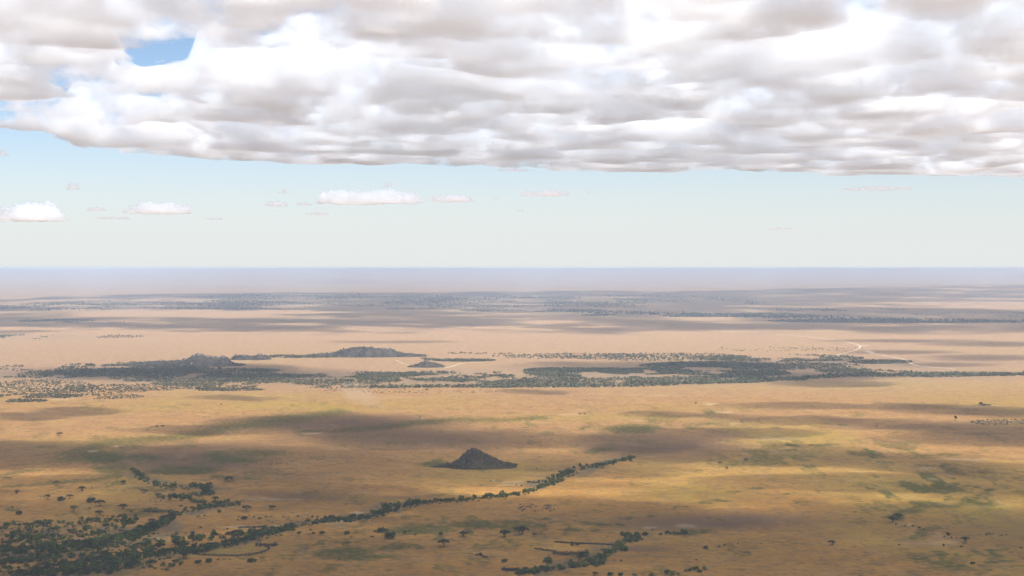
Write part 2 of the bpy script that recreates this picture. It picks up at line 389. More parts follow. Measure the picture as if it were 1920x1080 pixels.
for (a, b, rx, ry) in [(305, 97, 92, 12), (440, 98, 40, 6)]:
    T = T * (1 - .97 * ell(cu + 60 * (n2 - .5), cvv + 24 * (fbm(CX / 200, CY / 400, 76, 4) - .5), a, b, rx, ry, .7))
    if a > 400: continue
    xr = (cu + 130 * (fbm(CX / 260, CY / 420, 75, 4) - .5) - a) / rx
    foot = b + ry * (1.5 * np.sqrt(np.clip(1 - xr ** 2, 0, 1)) - .5) + 34 * (fbm(CX / 110, CY / 700, 77, 4) - .5)
    capm = (1 - sstep(.55, 1.5, np.abs(xr))) * (cvv > b)
    T = np.where(capm > 0, np.minimum(T, np.maximum(cd * (EYE - foot) / F - (BASE - CAMZ), 0) + 1600 * (1 - capm) ** 2), T)
T = np.where(T > 0, 680 * (1 - np.exp(-np.maximum(T, 0) / 700)), 0)
T = T * sstep(-110, -20, cvv)
T[0] = 0; T[-1] = 0; T[:, 0] = 0; T[:, -1] = 0
low = BASE + 50 * (fbm(CX / 380, CY / 380, 73, 3) - .5) - .12 * T
far_mat = puffy_mat('cloud_bank', .0085, 640, 470, .482, .56, .02, .3)
fc = cloud_mesh('clouds', CX, CY, low, low + T, T, far_mat)
tag(fc, 'broad bank of bright white and pale grey cloud over the whole plain', 'clouds', kind='stuff')

# unseen nearer cloud overhead: thickness and gaps shaped to shade the near plain
nu, nvv = np.meshgrid(np.arange(-560, 2480, 7.0), np.concatenate([np.arange(628, 780, 1.6), np.arange(780, 900, 2.4), np.arange(900, 1230, 3.6)]))
nd = CAMZ * F / (nvv - EYE)
NX = (nu - 960) / F * nd + OFFX; NY = nd + OFFY
ns = np.clip(CAMZ / (nvv - EYE), .2, 4)
nwu = nu + ((fbm(NX / 220, NY / 220, 81, 4) - .5) * 110 + (fbm(NX / 60, NY / 60, 82, 3) - .5) * 40) / ns
nwv = nvv + ((fbm(NX / 240, NY / 240, 83, 4) - .5) * 80 + (fbm(NX / 70, NY / 70, 84, 3) - .5) * 50) * (nvv - EYE) ** 2 / (CAMZ * F)
SHADE = [(60, 1100, 2600, 205, .88), (40, 856, 190, 20, .9), (360, 862, 180, 22, .9), (140, 771, 75, 4.5, .9), (40, 781, 70, 5, .7), (640, 800, 170, 18, .8), (800, 830, 240, 22, .8), (620, 880, 380, 40, .75),
    (1240, 838, 150, 26, .9), (1350, 812, 70, 6, .6), (1060, 870, 90, 14, .5), (1100, 880, 150, 14, .6), (1800, 770, 120, 6, .9), (1700, 760, 60, 4, .7), (1880, 777, 80, 5, .8), (1850, 815, 160, 16, .95), (1640, 797, 90, 7, .85), (1500, 790, 90, 6, .6), (1420, 812, 100, 6, .8), (1550, 842, 90, 6, .8),
    (1450, 860, 120, 9, .8), (1700, 868, 160, 12, .9), (1600, 905, 200, 12, .9), (1850, 900, 160, 30, .8), (1550, 762, 160, 5, .5), (450, 745, 75, 2, .8), (380, 808, 130, 5, .7), (1580, 720, 90, 4.5, .8), (1000, 735, 60, 3, .7), (1390, 779, 60, 3, .7), (1240, 775, 60, 3, .6), (470, 793, 60, 3, .6), (480, 690, 60, 6, .8), (1290, 688, 260, 9, .6), (330, 700, 260, 10, .75), (1700, 639, 120, 2.5, .7), (1870, 645, 110, 4, .7), (1690, 660, 90, 3.5, .6), (1850, 671, 90, 5, .6), (1780, 684, 80, 3, .5), (1620, 678, 80, 3, .5), (1080, 683, 70, 4, .6), (740, 641, 110, 2, .5), (1500, 705, 160, 8, .6)]
HOLES = [(200, 1002, 120, 12, .7), (320, 1040, 130, 10, .6), (110, 1035, 140, 9, .45), (640, 978, 90, 6, .9), (1120, 1050, 90, 10, .4), (200, 1068, 150, 8, .4), (760, 950, 60, 5, .4), (360, 920, 60, 6, .4), (60, 893, 110, 6, 1), (130, 922, 110, 5, .9), (60, 940, 190, 26, .35), (860, 918, 130, 8, .9), (1050, 926, 130, 12, 1), (1180, 920, 90, 6, .6), (1200, 895, 70, 3.5, .9), (1290, 926, 50, 4, .7), (1520, 889, 130, 10, 1), (1440, 930, 120, 5, .5), (1100, 936, 130, 6, .7), (900, 930, 70, 5, .7), (1340, 888, 60, 4, .5), (1780, 895, 60, 4, .5), (500, 880, 90, 5, .35), (760, 890, 140, 8, .35), (240, 930, 60, 5, .5), (560, 1030, 90, 7, .3), (1560, 990, 130, 8, .3), (1420, 1040, 140, 9, .3), (1460, 883, 60, 5, .7), (1360, 953, 90, 6, .9), (1480, 948, 210, 9, 1), (1690, 934, 36, 4, .8), (1620, 935, 70, 5, .5),
    (590, 984, 150, 6, 1), (420, 987, 70, 5, .9), (300, 1000, 70, 5, .6), (720, 975, 90, 7, .6), (200, 1000, 60, 8, .5), (840, 843, 150, 3.5, .9), (1000, 845, 130, 3, .8), (560, 834, 60, 3, .7), (1300, 842, 70, 5, .7), (1210, 822, 60, 3, .6), (1380, 830, 60, 6, .7), (1630, 840, 80, 5, .8), (1850, 862, 90, 4, .8), (1760, 848, 60, 4, .6), (1760, 1020, 70, 7, .35), (960, 1040, 200, 14, .2), (460, 1032, 60, 8, .35), (1450, 830, 60, 5, .6), (1080, 812, 60, 4, .5), (1650, 815, 90, 4, .7)]
sh = np.zeros_like(nu)
for c in SHADE:
    sh = np.maximum(sh, c[4] * ell(nwu, nwv, c[0], c[1], c[2], c[3], .1 if c[2] > 2000 else .85))
for c in HOLES:
    sh = sh * (1 - c[4] * ell(nwu, nwv, c[0], c[1], c[2] * 1.2, c[3] * 1.1, .9))
sh = sh * (.72 + .56 * fbm(NX / 120, NY / 120, 85, 4))
T = np.maximum(sh - .06, 0) * 360
T[0] = 0; T[-1] = 0; T[:, 0] = 0; T[:, -1] = 0
low = BASE + 40 * (fbm(NX / 200, NY / 200, 86, 3) - .5)
nc_ = cloud_mesh('clouds', NX, NY, low - .5 * T, low + .5 * T, T, volume_mat('cloud_sheet', (1, 1, 1), .0058, .4)[0])
tag(nc_, 'unseen thin broken cloud overhead, shaped to shade the near plain between patches of sun', 'clouds', kind='stuff')

# small fair weather clouds low over the horizon, each a heap with a flat foot
cum_mat = puffy_mat('cumulus', .014, 150, 80, .44, .58, .08, .4)
def cumulus(u, v, w, h, label, seed):
    d = (BASE - CAMZ) * F / (EYE - v)
    wm, hm = 1.12 * w * d / F, .85 * h * d / F
    n = 34
    ox, oy = np.meshgrid(np.linspace(-1, 1, 2 * n), np.linspace(-1, 1, n))
    r = np.sqrt(ox ** 2 + oy ** 2)
    bump = fbm(ox * 5.5 + seed, oy * 3 + seed * 2, 90 + seed, 5)
    lean = .55 * math.sin(seed * 2.4)
    hgt = (1 - r ** 2) * (1 - lean * ox) + 2.6 * (bump - .56)
    hgt = np.clip(np.where(r < 1, hgt, -1), 0, 1.5)
    hgt[0] = hgt[-1] = 0; hgt[:, 0] = hgt[:, -1] = 0
    hgt = np.sqrt(hgt) * .8 * hm
    cx = (u - 960) / F * d
    X = ox * wm / 2; Y = oy * min(wm / 2, 700)
    o = cloud_mesh('cloud', X, Y, 0 * hgt - .10 * hgt, hgt * .9, hgt, cum_mat)
    o.location = (cx, d, BASE)
    return tag(o, label, 'cloud', 'small clouds low over the horizon')
CUM = [(138, 355, 30, 22, 'small rounded white cloud standing alone above the wide heaped cloud'),
    (56, 412, 128, 52, 'widest heaped cloud low over the horizon under the blue gap'),
    (181, 395, 40, 11, 'little flat white cloud next to the wide heaped cloud'),
    (296, 399, 112, 32, 'ragged cloud with a sloping top between the wide heap and the small oval cloud'),
    (515, 386, 44, 15, 'small oval white cloud beside the ragged long cloud'),
    (572, 384, 34, 8, 'tiny flat cloud touching the end of the longest cloud'),
    (530, 362, 24, 12, 'tiny wispy puff hanging above the small oval cloud'),
    (596, 402, 42, 7, 'thin flat sliver of cloud below the longest cloud'),
    (692, 380, 186, 40, 'longest low white cloud with a ragged stepped top'),
    (842, 377, 84, 18, 'slanting thin cloud trailing from the longest cloud'),
    (728, 350, 24, 14, 'small puff just above the longest low cloud'),
    (930, 374, 16, 7, 'tiny dot of cloud between the slanting cloud and the flat white one'),
    (1020, 366, 90, 14, 'flat narrow white cloud under the middle of the great bank'),
    (1105, 362, 16, 9, 'tiny puff at the end of the flat narrow white cloud'),
    (975, 396, 16, 7, 'faint dot of cloud below the flat narrow white cloud'),
    (965, 320, 66, 7, 'thin white shred just under the rim of the great bank'),
    (1640, 355, 130, 5, 'long thin veil of cloud under the grey end of the bank'),
    (212, 410, 60, 6, 'faint flat streak of cloud near the horizon by the wide heaped cloud'),
    (2, 292, 34, 22, 'broken puff of cloud in the blue gap below the bank'),
    (400, 411, 30, 6, 'faint tiny streak of cloud beyond the ragged cloud'),
    (1465, 430, 44, 5, 'faint lone streak of cloud close to the horizon haze')]
for i, (u, v, w, h, lb) in enumerate(CUM):
    cumulus(u, v, w, h, lb, i + 1)

# ------------------------------------------------------------------ rocky hills
def rock_hill_mat(name, dark, mid, pale, pale_at, scale):
    m, n, l = new_mat(name)
    co = n.new('ShaderNodeTexCoord').outputs['Object']
    a = noise_node(n, l, co, 1 / scale, 6, .68)
    b = noise_node(n, l, co, 4.2 / scale, 5, .7)
    c = mixc(n, l, ramp(n, l, a, .40, .62), dark, mid)
    c = mixc(n, l, ramp(n, l, b, pale_at, pale_at + .09), c, pale)
    p = principled(m); l.new(c, p.inputs['Base Color']); p.inputs['Roughness'].default_value = 1
    p.inputs['Specular IOR Level'].default_value = 0
    bp = n.new('ShaderNodeBump'); bp.inputs['Strength'].default_value = .9; bp.inputs['Distance'].default_value = scale * .12
    l.new(b, bp.inputs['Height']); l.new(bp.outputs[0], p.inputs['Normal'])
    return m

def hill(name, u, v, prof, depth, mat, seed, rough, step):
    """prof: (column offset, height) in frame pixels at the foot row; depth in metres to each side"""
    k = scale_at(v); o0 = px(u, v)
    xs = np.array([p[0] for p in prof], float) * k; hs = np.array([p[1] for p in prof], float) * k
    gx, gy = np.meshgrid(np.arange(xs[0], xs[-1] + step, step), np.arange(-depth, depth + step, step))
    h = np.interp(gx + (fbm(gx / (8 * step), gy / (8 * step), seed, 3) - .5) * 6 * step, xs, hs)
    wd = depth * (.35 + .65 * np.sqrt(np.clip(h / hs.max(), 0, 1)))
    e = np.clip(1 - (np.abs(gy + (fbm(gx / 40, gy / 40, seed + 5, 3) - .5) * depth * .5) / wd) ** 1.7, 0, 1)
    z = h * e
    lump = fbm(gx / (5 * step), gy / (5 * step), seed + 9, 5) - .5
    z = z + lump * rough * sstep(0, .25, z / max(hs.max(), 1))
    z = np.where(z < .15, -1.5, z)
    o = np_obj(name, np.stack([gx, gy, z], -1).reshape(-1, 3), grid_faces(gx.shape), [mat])
    o.location = o0
    def at(x, y):
        ix = int(np.clip(round((x - xs[0]) / step), 0, gx.shape[1] - 1)); iy = int(np.clip(round((y + depth) / step), 0, gx.shape[0] - 1))
        return float(z[iy, ix])
    return o, at, k

def grid_faces(shape):
    idx = np.arange(shape[0] * shape[1]).reshape(shape)
    return np.stack([idx[:-1, :-1], idx[:-1, 1:], idx[1:, 1:], idx[1:, :-1]], -1).reshape(-1, 4)

rng = np.random.default_rng(7)
ICO = None
def ico():
    global ICO
    if ICO is None:
        b = bmesh.new(); bmesh.ops.create_icosphere(b, subdivisions=2, radius=1)
        b.verts.ensure_lookup_table()
        ICO = (np.array([v.co[:] for v in b.verts]), np.array([[q.index for q in f.verts] for f in b.faces])); b.free()
    return ICO

def boulder_geo(sx, sy, sz, seed):
    v, f = ico()
    d = .68 + .64 * fbm(v[:, 0] * 1.3 + seed * 3.1 + 9, v[:, 1] * 1.3 + v[:, 2] * 1.7 + 5, seed, 3)
    return v * d[:, None] * np.array([sx, sy, sz]), f

def leaf_clump(pts, size, r, flat=.55, quads=1):
    """small tilted quads, one or more round each point -> verts, faces"""
    n = len(pts) * quads
    p = np.repeat(pts, quads, 0) + r.normal(0, 1, (n, 3)) * np.repeat(size, quads)[:, None] * .35
    s = np.repeat(size, quads) * r.uniform(.7, 1.3, n)
    nrm = r.normal(0, 1, (n, 3)); nrm[:, 2] = np.abs(nrm[:, 2]) + flat
    nrm /= np.linalg.norm(nrm, axis=1)[:, None]
    t = np.cross(nrm, r.normal(0, 1, (n, 3))); t /= np.linalg.norm(t, axis=1)[:, None] + 1e-9
    b = np.cross(nrm, t)
    j = r.uniform(.6, 1.25, (n, 4))
    q = np.stack([p + s[:, None] * (a * t * j[:, [i]] + c * b * j[:, [i]]) * .5 for i, (a, c) in enumerate(((-1, -1), (1, -1), (1, 1), (-1, 1)))], 1)
    return q.reshape(-1, 3), np.arange(n * 4).reshape(-1, 4)

def foliage_mat(name, a, b, scale):
    m, n, l = new_mat(name)
    co = n.new('ShaderNodeTexCoord').outputs['Object']
    oi = n.new('ShaderNodeObjectInfo')
    f = noise_node(n, l, co, scale, 3, .6)
    c = mixc(n, l, ramp(n, l, f, .32, .68), a, b)
    c = mixc(n, l, ramp(n, l, oi.outputs['Random'], 0, .5, .5, 0), c, (.018, .020, .008))
    c = mixc(n, l, ramp(n, l, oi.outputs['Random'], .7, 1, 0, .6), c, (.095, .115, .020))
    p = principled(m); l.new(c, p.inputs['Base Color']); p.inputs['Roughness'].default_value = .9
    p.inputs['Specular IOR Level'].default_value = .1
    return m
LEAF = foliage_mat('bush_leaves', (.011, .018, .001), (.074, .094, .006), .35)
LEAF_ACACIA = foliage_mat('acacia_leaves', (.012, .017, .003), (.050, .062, .010), .4)
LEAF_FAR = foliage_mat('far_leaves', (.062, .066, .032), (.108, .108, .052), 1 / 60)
BARK = plain_mat('bark', (.10, .075, .055), .4, 2.0)
SCRUB = plain_mat('grey_scrub', (.085, .068, .050), .5, .4)
ROCK = plain_mat('weathered_rock', (.115, .095, .082), .45, .12)

# the little cone
cone_mat = rock_hill_mat('dark_stony_slope', (.024, .021, .009), (.055, .042, .021), (.092, .066, .038), .60, 14)
cone, cone_at, ck = hill('hill', 889, 874, [(-72, 0), (-58, 1.2), (-44, 4.5), (-30, 12), (-19, 21), (-10, 28), (-3, 30.5), (4, 30), (12, 26), (17, 23), (25, 20), (38, 13.5), (52, 8), (66, 5), (82, 0)], 44, cone_mat, 3, 3.2, 1.0)
tag(cone, 'small dark cone shaped stony hill standing alone on the tan plain', 'hill', kind='structure')
pts = []
while len(pts) < 420:
    x = rng.normal(2, 26); y = rng.normal(-4, 16); z = cone_at(x, y)
    if z > .4: pts.append((x, y, z + .6))
v_, f_ = leaf_clump(np.array(pts), rng.uniform(.8, 1.8, len(pts)), rng, quads=5)
tag(np_obj('scrub', v_, f_, [SCRUB], parent=cone), 'dark low scrub dotted over the slopes', kind='stuff')

kop_mat = rock_hill_mat('rocky_slope', (.030, .028, .022), (.072, .058, .048), (.30, .23, .18), .60, 34)
def kopje(u, v, prof, depth, seed, label, bl, nscrub, cat='rocky hill'):
    o, at, k = hill('rocky_hill', u, v, prof, depth, kop_mat, seed, 9, 3.0)
    tag(o, label, cat, 'rocky hills rising from the bushland', kind='structure')
    for i, (bx, bz, s) in enumerate(bl):
        x = bx * k; y = -depth * .15
        z = at(x, y)
        bv, bf = boulder_geo(s * k, s * k * .9, s * k * .85, seed + i)
        b = np_obj('boulder', bv, bf, [ROCK], parent=o, smooth=True)
        b.location = (x, y, z + bz * k)
    r = np.random.default_rng(seed); q = []
    x0, x1 = prof[0][0] * k, prof[-1][0] * k
    while len(q) < nscrub:
        x = r.uniform(x0, x1); y = r.uniform(-depth, depth); z = at(x, y)
        if z > .6: q.append((x, y, z + 1.0))
    vv, ff = leaf_clump(np.array(q), r.uniform(1.6, 3.8, len(q)), r, quads=5)
    tag(np_obj('scrub', vv, ff, [LEAF_FAR], parent=o), 'grey green scrub growing between the rocks', kind='stuff')
kopje(690, 668, [(-140, 0), (-128, 2), (-95, 3.5), (-70, 6), (-52, 11), (-30, 16), (-8, 18), (14, 15), (34, 14), (50, 11), (62, 7), (90, 4), (105, 2), (112, 0)], 75, 21, 'largest rocky hill with a long low back and pale slabs on one shoulder',
    [(36, -1, 3.2), (28, -2, 4.0), (42, -2, 3.6), (22, 0, 2.6), (50, -1, 2.8), (31, 1, 2.2)], 260)
kopje(376, 685, [(-190, 0), (-150, 2), (-110, 5), (-80, 8), (-40, 8), (-24, 10), (-14, 17), (4, 19), (18, 16), (36, 14), (46, 15), (52, 9), (60, 4), (74, 3), (84, 0)], 85, 22, 'craggy ridge of heaped boulders at the head of the bushland',
    [(-12, 0, 5.4), (-4, 1, 6.0), (4, 0, 5.0), (43, 1, 5.6), (-29, 1, 4.4), (14, -1, 4.4), (24, -1, 4.0), (33, -1, 3.4), (-44, 0, 3), (50, -2, 3.4), (8, -6, 3.4), (20, -8, 3), (-58, 0, 2.4), (38, -7, 3)], 420)
kopje(465, 674, [(-32, 0), (-25, 5), (-18, 7.5), (0, 6.5), (14, 4), (20, 8), (26, 7.5), (34, 3), (44, 0)], 42, 23, 'low outcrop of round rocks between the craggy ridge and the largest hill',
    [(-18, 0, 3.6), (-10, 0, 3.2), (22, 0, 4.2), (2, -1, 3.0), (-4, -2, 2.8)], 90)
kopje(798, 688, [(-36, 0), (-24, 2.5), (-12, 6), (-2, 10.5), (4, 11), (14, 7.5), (24, 4), (36, 0)], 46, 24, 'small stony mound in front of the pale track bend',
    [(0, 0, 2.8), (5, 0, 2.4), (-8, -1, 2.4), (12, -1, 2.0)], 120)

# ------------------------------------------------------------------ trees
def tube(pts, rads, sides=6):
    pts = [Vector(p) for p in pts]; vs, fs = [], []
    for i, p in enumerate(pts):
        d = (pts[min(i + 1, len(pts) - 1)] - pts[max(i - 1, 0)]).normalized()
        a = d.orthogonal().normalized(); b = d.cross(a)
        for j in range(sides):
            t = 2 * math.pi * j / sides
            vs.append(p + (a * math.cos(t) + b * math.sin(t)) * rads[i])
    for i in range(len(pts) - 1):
        for j in range(sides):
            k = (j + 1) % sides
            fs.append((i * sides + j, i * sides + k, (i + 1) * sides + k, (i + 1) * sides + j))
    return np.array([v[:] for v in vs]), np.array(fs)

def merge(parts):
    vs, fs, n = [], [], 0
    for v, f in parts:
        vs.append(v); fs.append(f + n); n += len(v)
    return np.concatenate(vs), np.concatenate(fs)

def acacia_meshes(seed, spread=1.0, dome=.16, stems=1, lean=0.0):
    """flat topped tree, crown 1 wide before scaling; returns crown mesh, trunk mesh (unit = crown width)"""
    r = np.random.default_rng(seed)
    H = .40
    parts = []; tips = []
    for s in range(stems):
        bx, by = (0, 0) if stems == 1 else (r.uniform(-.12, .12), r.uniform(-.08, .08))
        fork = Vector((bx + lean * .14 + r.uniform(-.03, .03), by + r.uniform(-.03, .03), .17 + r.uniform(-.03, .03)))
        parts.append(tube([(bx, by, -.03), (bx + lean * .05, by, .08), fork], [.034, .026, .022]))
        nb = 6
        for i in range(nb):
            a = 2 * math.pi * (i + r.uniform(-.25, .25)) / nb
            q = r.uniform(.18, .36) * (1 if stems == 1 else .8)
            tip = Vector((fork.x + math.cos(a) * q, fork.y + math.sin(a) * q, H - .03 - dome * q))
            midp = fork.lerp(tip, .5) + Vector((0, 0, .02))
            parts.append(tube([fork, midp, tip], [.017, .011, .005], 4)); tips.append(tip)
    tv, tf = merge(parts)
    P = []
    cx = lean * .14
    blobs = [(cx + r.uniform(-.33, .33), r.uniform(-.33, .33), r.uniform(.10, .19)) for _ in range(13)]
    for (x, y, rr) in blobs:
        for _ in range(26):
            a = r.uniform(0, 6.283); q = rr * math.sqrt(r.uniform(0, 1))
            X, Y = x + q * math.cos(a), y + q * math.sin(a)
            d2 = (X - cx) ** 2 + Y * Y
            if d2 < .25:
                P.append((X, Y, H + .05 - dome * 1.6 * d2 * 2 + r.uniform(-.045, .035)))
    P = np.array(P)
    cv, cf = leaf_clump(P, r.uniform(.035, .075, len(P)), r, flat=1.2, quads=2)
    return np_mesh('crown', cv, cf, [LEAF_ACACIA]), np_mesh('trunk', tv, tf, [BARK])

def bush_meshes(seed, h=.55, lobes=7, quads=3, n=30, size=(.05, .10), leaf=None):
    """rounded bushy tree, 1 wide, foliage almost to the ground"""
    r = np.random.default_rng(seed)
    P = []
    for _ in range(lobes):
        a = r.uniform(0, 6.283); q = .30 * math.sqrt(r.uniform(0, 1)); rr = r.uniform(.15, .25)
        cz = h * r.uniform(.48, .74) - .25 * q
        d = r.normal(0, 1, (n, 3)); d /= np.linalg.norm(d, axis=1)[:, None]
        d *= (r.uniform(.35, 1, n) ** .5)[:, None] * rr
        d[:, 2] *= .75
        P.append(d + np.array([q * math.cos(a), q * math.sin(a), cz]))
    P = np.concatenate(P); P[:, 2] = np.maximum(P[:, 2], .05)
    cv, cf = leaf_clump(P, r.uniform(size[0], size[1], len(P)), r, flat=.6, quads=quads)
    parts = []
    for s in range(3):
        a = r.uniform(0, 6.283)
        parts.append(tube([(.03 * math.cos(a), .03 * math.sin(a), -.03), (.10 * math.cos(a), .10 * math.sin(a), h * .35), (.2 * math.cos(a), .2 * math.sin(a), h * .65)], [.028, .018, .006], 5))
    tv, tf = merge(parts)
    return np_mesh('crown', cv, cf, [leaf or LEAF]), np_mesh('trunk', tv, tf, [BARK])

AC = {'flat': [acacia_meshes(100 + i) for i in range(4)], 'multi': [acacia_meshes(120 + i, stems=3) for i in range(3)], 'lean': [acacia_meshes(130, lean=1.2)],
      'dome': [acacia_meshes(140 + i, dome=.42) for i in range(2)]}
BU = [bush_meshes(200 + i, h=.50 + .05 * (i % 4)) for i in range(7)]
TALL = [bush_meshes(220 + i, h=.95, lobes=9) for i in range(3)]

def put_tree(name, meshes, loc, w, hs, label, cat, group):
    e = bpy.data.objects.new(name, None); link(e)
    e.location = loc; e.rotation_euler = (0, 0, rng.uniform(0, 6.283)); e.scale = (w, w, w * hs)
    e.empty_display_size = .1
    tag(e, label, cat, group)
    for nm, me in (('crown', meshes[0]), ('trunk', meshes[1])):
        link(bpy.data.objects.new(nm, me), e)
    return e

# single trees out on the plain: column, row of the foot, crown width in frame pixels, kind, label
SINGLE = [
 (104, 911, 15, 'flat', 'small flat topped acacia standing above the thin green line'),
 (230, 909, 13, 'flat', 'small flat topped acacia beside the curving green strip by the dry bed'),
 (30, 927, 12, 'multi', 'bushy acacia on the bright sunlit streak of plain'),
 (152, 922, 15, 'multi', 'acacia with a broken crown next to the bare dead tree'),
 (87, 937, 15, 'flat', 'leaning acacia with open crown near the low spreading bush'),
 (129, 936, 14, 'flat', 'acacia just behind the low spreading bush'),
 (136, 960, 19, 'flat', 'wide flat acacia on its own strip of green grass'),
 (186, 951, 21, 'flat', 'widest flat topped acacia of the open plain beyond the thicket'),
 (229, 956, 18, 'multi', 'acacia with a rounded crown on plain tan grass behind the thicket'),
 (184, 967, 16, 'multi', 'low dense acacia touching the far edge of the thicket'),
 (428, 904, 19, 'dome', 'dark tent shaped acacia alone on green grass beyond the dry bed'),
 (461, 960, 19, 'flat', 'flat acacia alone on bare ground past the end of the dry bed trees'),
 (269, 926, 15, 'flat', 'acacia with shrubs under it beside the dry bed'),
 (295, 935, 17, 'multi', 'arched acacia leading the row along the dry bed'),
 (338, 953, 9, 'flat', 'little acacia at the start of the lower dry bed row'),
 (311, 988, 16, 'tall', 'tall narrow tree standing free at the edge of the thicket'),
 (402, 941, 17, 'flat', 'flat acacia rising over the lower dry bed row'),
 (347, 1050, 33, 'multi', 'largest spreading acacia at the near edge of the thicket'),
 (247, 884, 11, 'dome', 'lone dark tree at the very head of the dry bed row'),
 (510, 957, 15, 'lean', 'leaning acacia alone on the open brown plain'),
 (832, 1027, 24, 'flat', 'perfect umbrella acacia alone on the near plain'),
 (827, 1007, 9, 'tall', 'thin upright tree behind the umbrella acacia'),
 (870, 1008, 20, 'multi', 'dense acacia at the edge of the green grass patch'),
 (947, 1009, 24, 'multi', 'acacia joined to its wide neighbour in the pair on the near plain'),
 (977, 1004, 27, 'multi', 'wide dark acacia of the pair on the near plain'),
 (1002, 1007, 12, 'flat', 'small acacia standing beside the wide acacia pair'),
 (1027, 1064, 20, 'tall', 'ragged tall tree rising from the near end of the winding thicket'),
 (1351, 870, 8, 'dome', 'small dark tree by the green patch, one of three set in a triangle'),
 (1399, 866, 9, 'dome', 'dark tree farthest from the winding tree line in the triangle of three'),
 (1364, 880, 7, 'dome', 'lowest dark tree in the triangle of three on the plain'),
 (1562, 1024, 17, 'multi', 'dark acacia entirely alone on bare brown plain with small shadow'),
 (1686, 976, 23, 'multi', 'big dark tree on the tip of the green patch'),
 (1675, 981, 19, 'multi', 'dark tree in front of the big tree on the green tip'),
 (1779, 1008, 9, 'tall', 'narrow tree on the pale scrape beside the shallow gully'),
 (1812, 1019, 19, 'multi', 'rounded acacia beside the pale scrape of the shallow gully'),
 (1772, 1027, 6, 'tall', 'tiny crooked tree with a thin tail of green shade'),
 (110, 818, 13, 'flat', 'distant flat acacia alone on bright sunlit grass'),
 (293, 802, 7, 'flat', 'smaller acacia of the far pair on sunlit grass'),
 (304, 802, 9, 'flat', 'bigger acacia of the far pair on sunlit grass'),
 (248, 743, 6, 'flat', 'tiny far tree at the end of a thin dark shadow near the bushland'),
 (414, 760, 4, 'dome', 'tiny far tree alone on grass in front of the bushland'),
 (1088, 778, 7, 'flat', 'bigger tree of the close far pair on yellow grass'),
 (1096, 778, 6, 'flat', 'smaller tree of the close far pair on yellow grass'),
 (1841, 759, 9, 'dome', 'far tree on a shaded rise beneath the dark river wood'),
 (1792, 788, 8, 'tall', 'far upright tree at the head of the scattered shrubs'),
 (1645, 801, 5, 'flat', 'tiny far acacia beside a white scrape'),
 (1305, 758, 4, 'tall', 'tiny far tree beside a short pale track'),
]
for (u, v, w, kind, lb) in SINGLE:
    k = scale_at(v)
    me = TALL[rng.integers(len(TALL))] if kind == 'tall' else AC[kind][rng.integers(len(AC[kind]))]
    hs = {'flat': 1.0, 'multi': 1.0, 'lean': 1.0, 'dome': 1.05, 'tall': 1.15}[kind] * rng.uniform(.95, 1.12)
    put_tree('acacia_tree' if kind != 'tall' else 'upright_tree', me, px(u, v), w * k * 1.08, hs, lb, 'tree', 'single trees on the open plain')

# ------------------------------------------------------------------ thickets along the dry river beds
def along(pts, n, r):
    """points scattered along a poly-line of (u, v, half width in rows, columns)"""
    P = np.array(pts, float); seg = np.hypot(np.diff(P[:, 0]), 4 * np.diff(P[:, 1])); cum = np.concatenate([[0], np.cumsum(seg)])
    out = []
    for _ in range(n):
        t = r.uniform(0, cum[-1]); i = min(np.searchsorted(cum, t) - 1, len(seg) - 1); i = max(i, 0)
        f = (t - cum[i]) / seg[i]; q = P[i] * (1 - f) + P[i + 1] * f
        out.append((q[0] + r.uniform(-1, 1) * 5, q[1] + r.uniform(-1, 1) * q[2]))
    return out

ZONES = {
 'thicket': dict(label='dark green bushy tree inside the dense thicket in the near corner of the plain', group='bushy trees of the dense thicket'),
 'bed': dict(label='dark bushy tree in the row along the dry bed beyond the dense thicket', group='bushy trees along the dry bed'),
 'middle': dict(label='bushy tree in the long winding tree line passing in front of the cone hill', group='bushy trees of the long winding tree line'),
 'near': dict(label='bushy tree in the short winding thicket on the near plain', group='bushy trees of the short winding thicket'),
}
trees = []     # (zone, u, v, width px, height factor)
r = np.random.default_rng(5)
def add(zone, pts, n, wlo, whi, hlo=.85, hhi=1.15):
    for (u, v) in along(pts, n, r):
        trees.append((zone, u, v, r.uniform(wlo, whi) * (r.uniform(.5, 1.12) if zone in ('middle', 'bed') else r.uniform(.7, 1.12)), r.uniform(hlo * .8, hhi * 1.1)))
# dense corner thicket
add('thicket', [(0, 1036, 8), (60, 1034, 6), (120, 1030, 8), (180, 1022, 9), (240, 1008, 9), (290, 990, 8), (320, 974, 4)], 190, 11, 19)
add('thicket', [(0, 1058, 4), (60, 1052, 5), (110, 1044, 5)], 40, 11, 18)
add('thicket', [(20, 1086, 3), (60, 1078, 8), (120, 1070, 12), (200, 1066, 14), (260, 1054, 8)], 120, 12, 20)
add('thicket', [(150, 1052, 5), (230, 1046, 6), (310, 1040, 5), (370, 1034, 5), (420, 1024, 6), (480, 1008, 4), (520, 998, 3)], 130, 11, 18)
add('thicket', [(320, 1018, 4), (380, 1012, 5), (440, 1006, 5), (500, 1000, 4), (550, 992, 2)], 80, 10, 18)
add('thicket', [(270, 1030, 8), (330, 1016, 8)], 12, 11, 17)
add('thicket', [(0, 1008, 14), (70, 1002, 16), (150, 994, 18), (220, 984, 12), (260, 974, 6)], 105, 7, 14)
add('thicket', [(10, 988, 2), (60, 985, 3), (100, 981, 2), (150, 980, 6), (230, 972, 5)], 42, 6, 13)
add('thicket', [(280, 1068, 3), (340, 1056, 6), (300, 1072, 4)], 10, 8, 13)
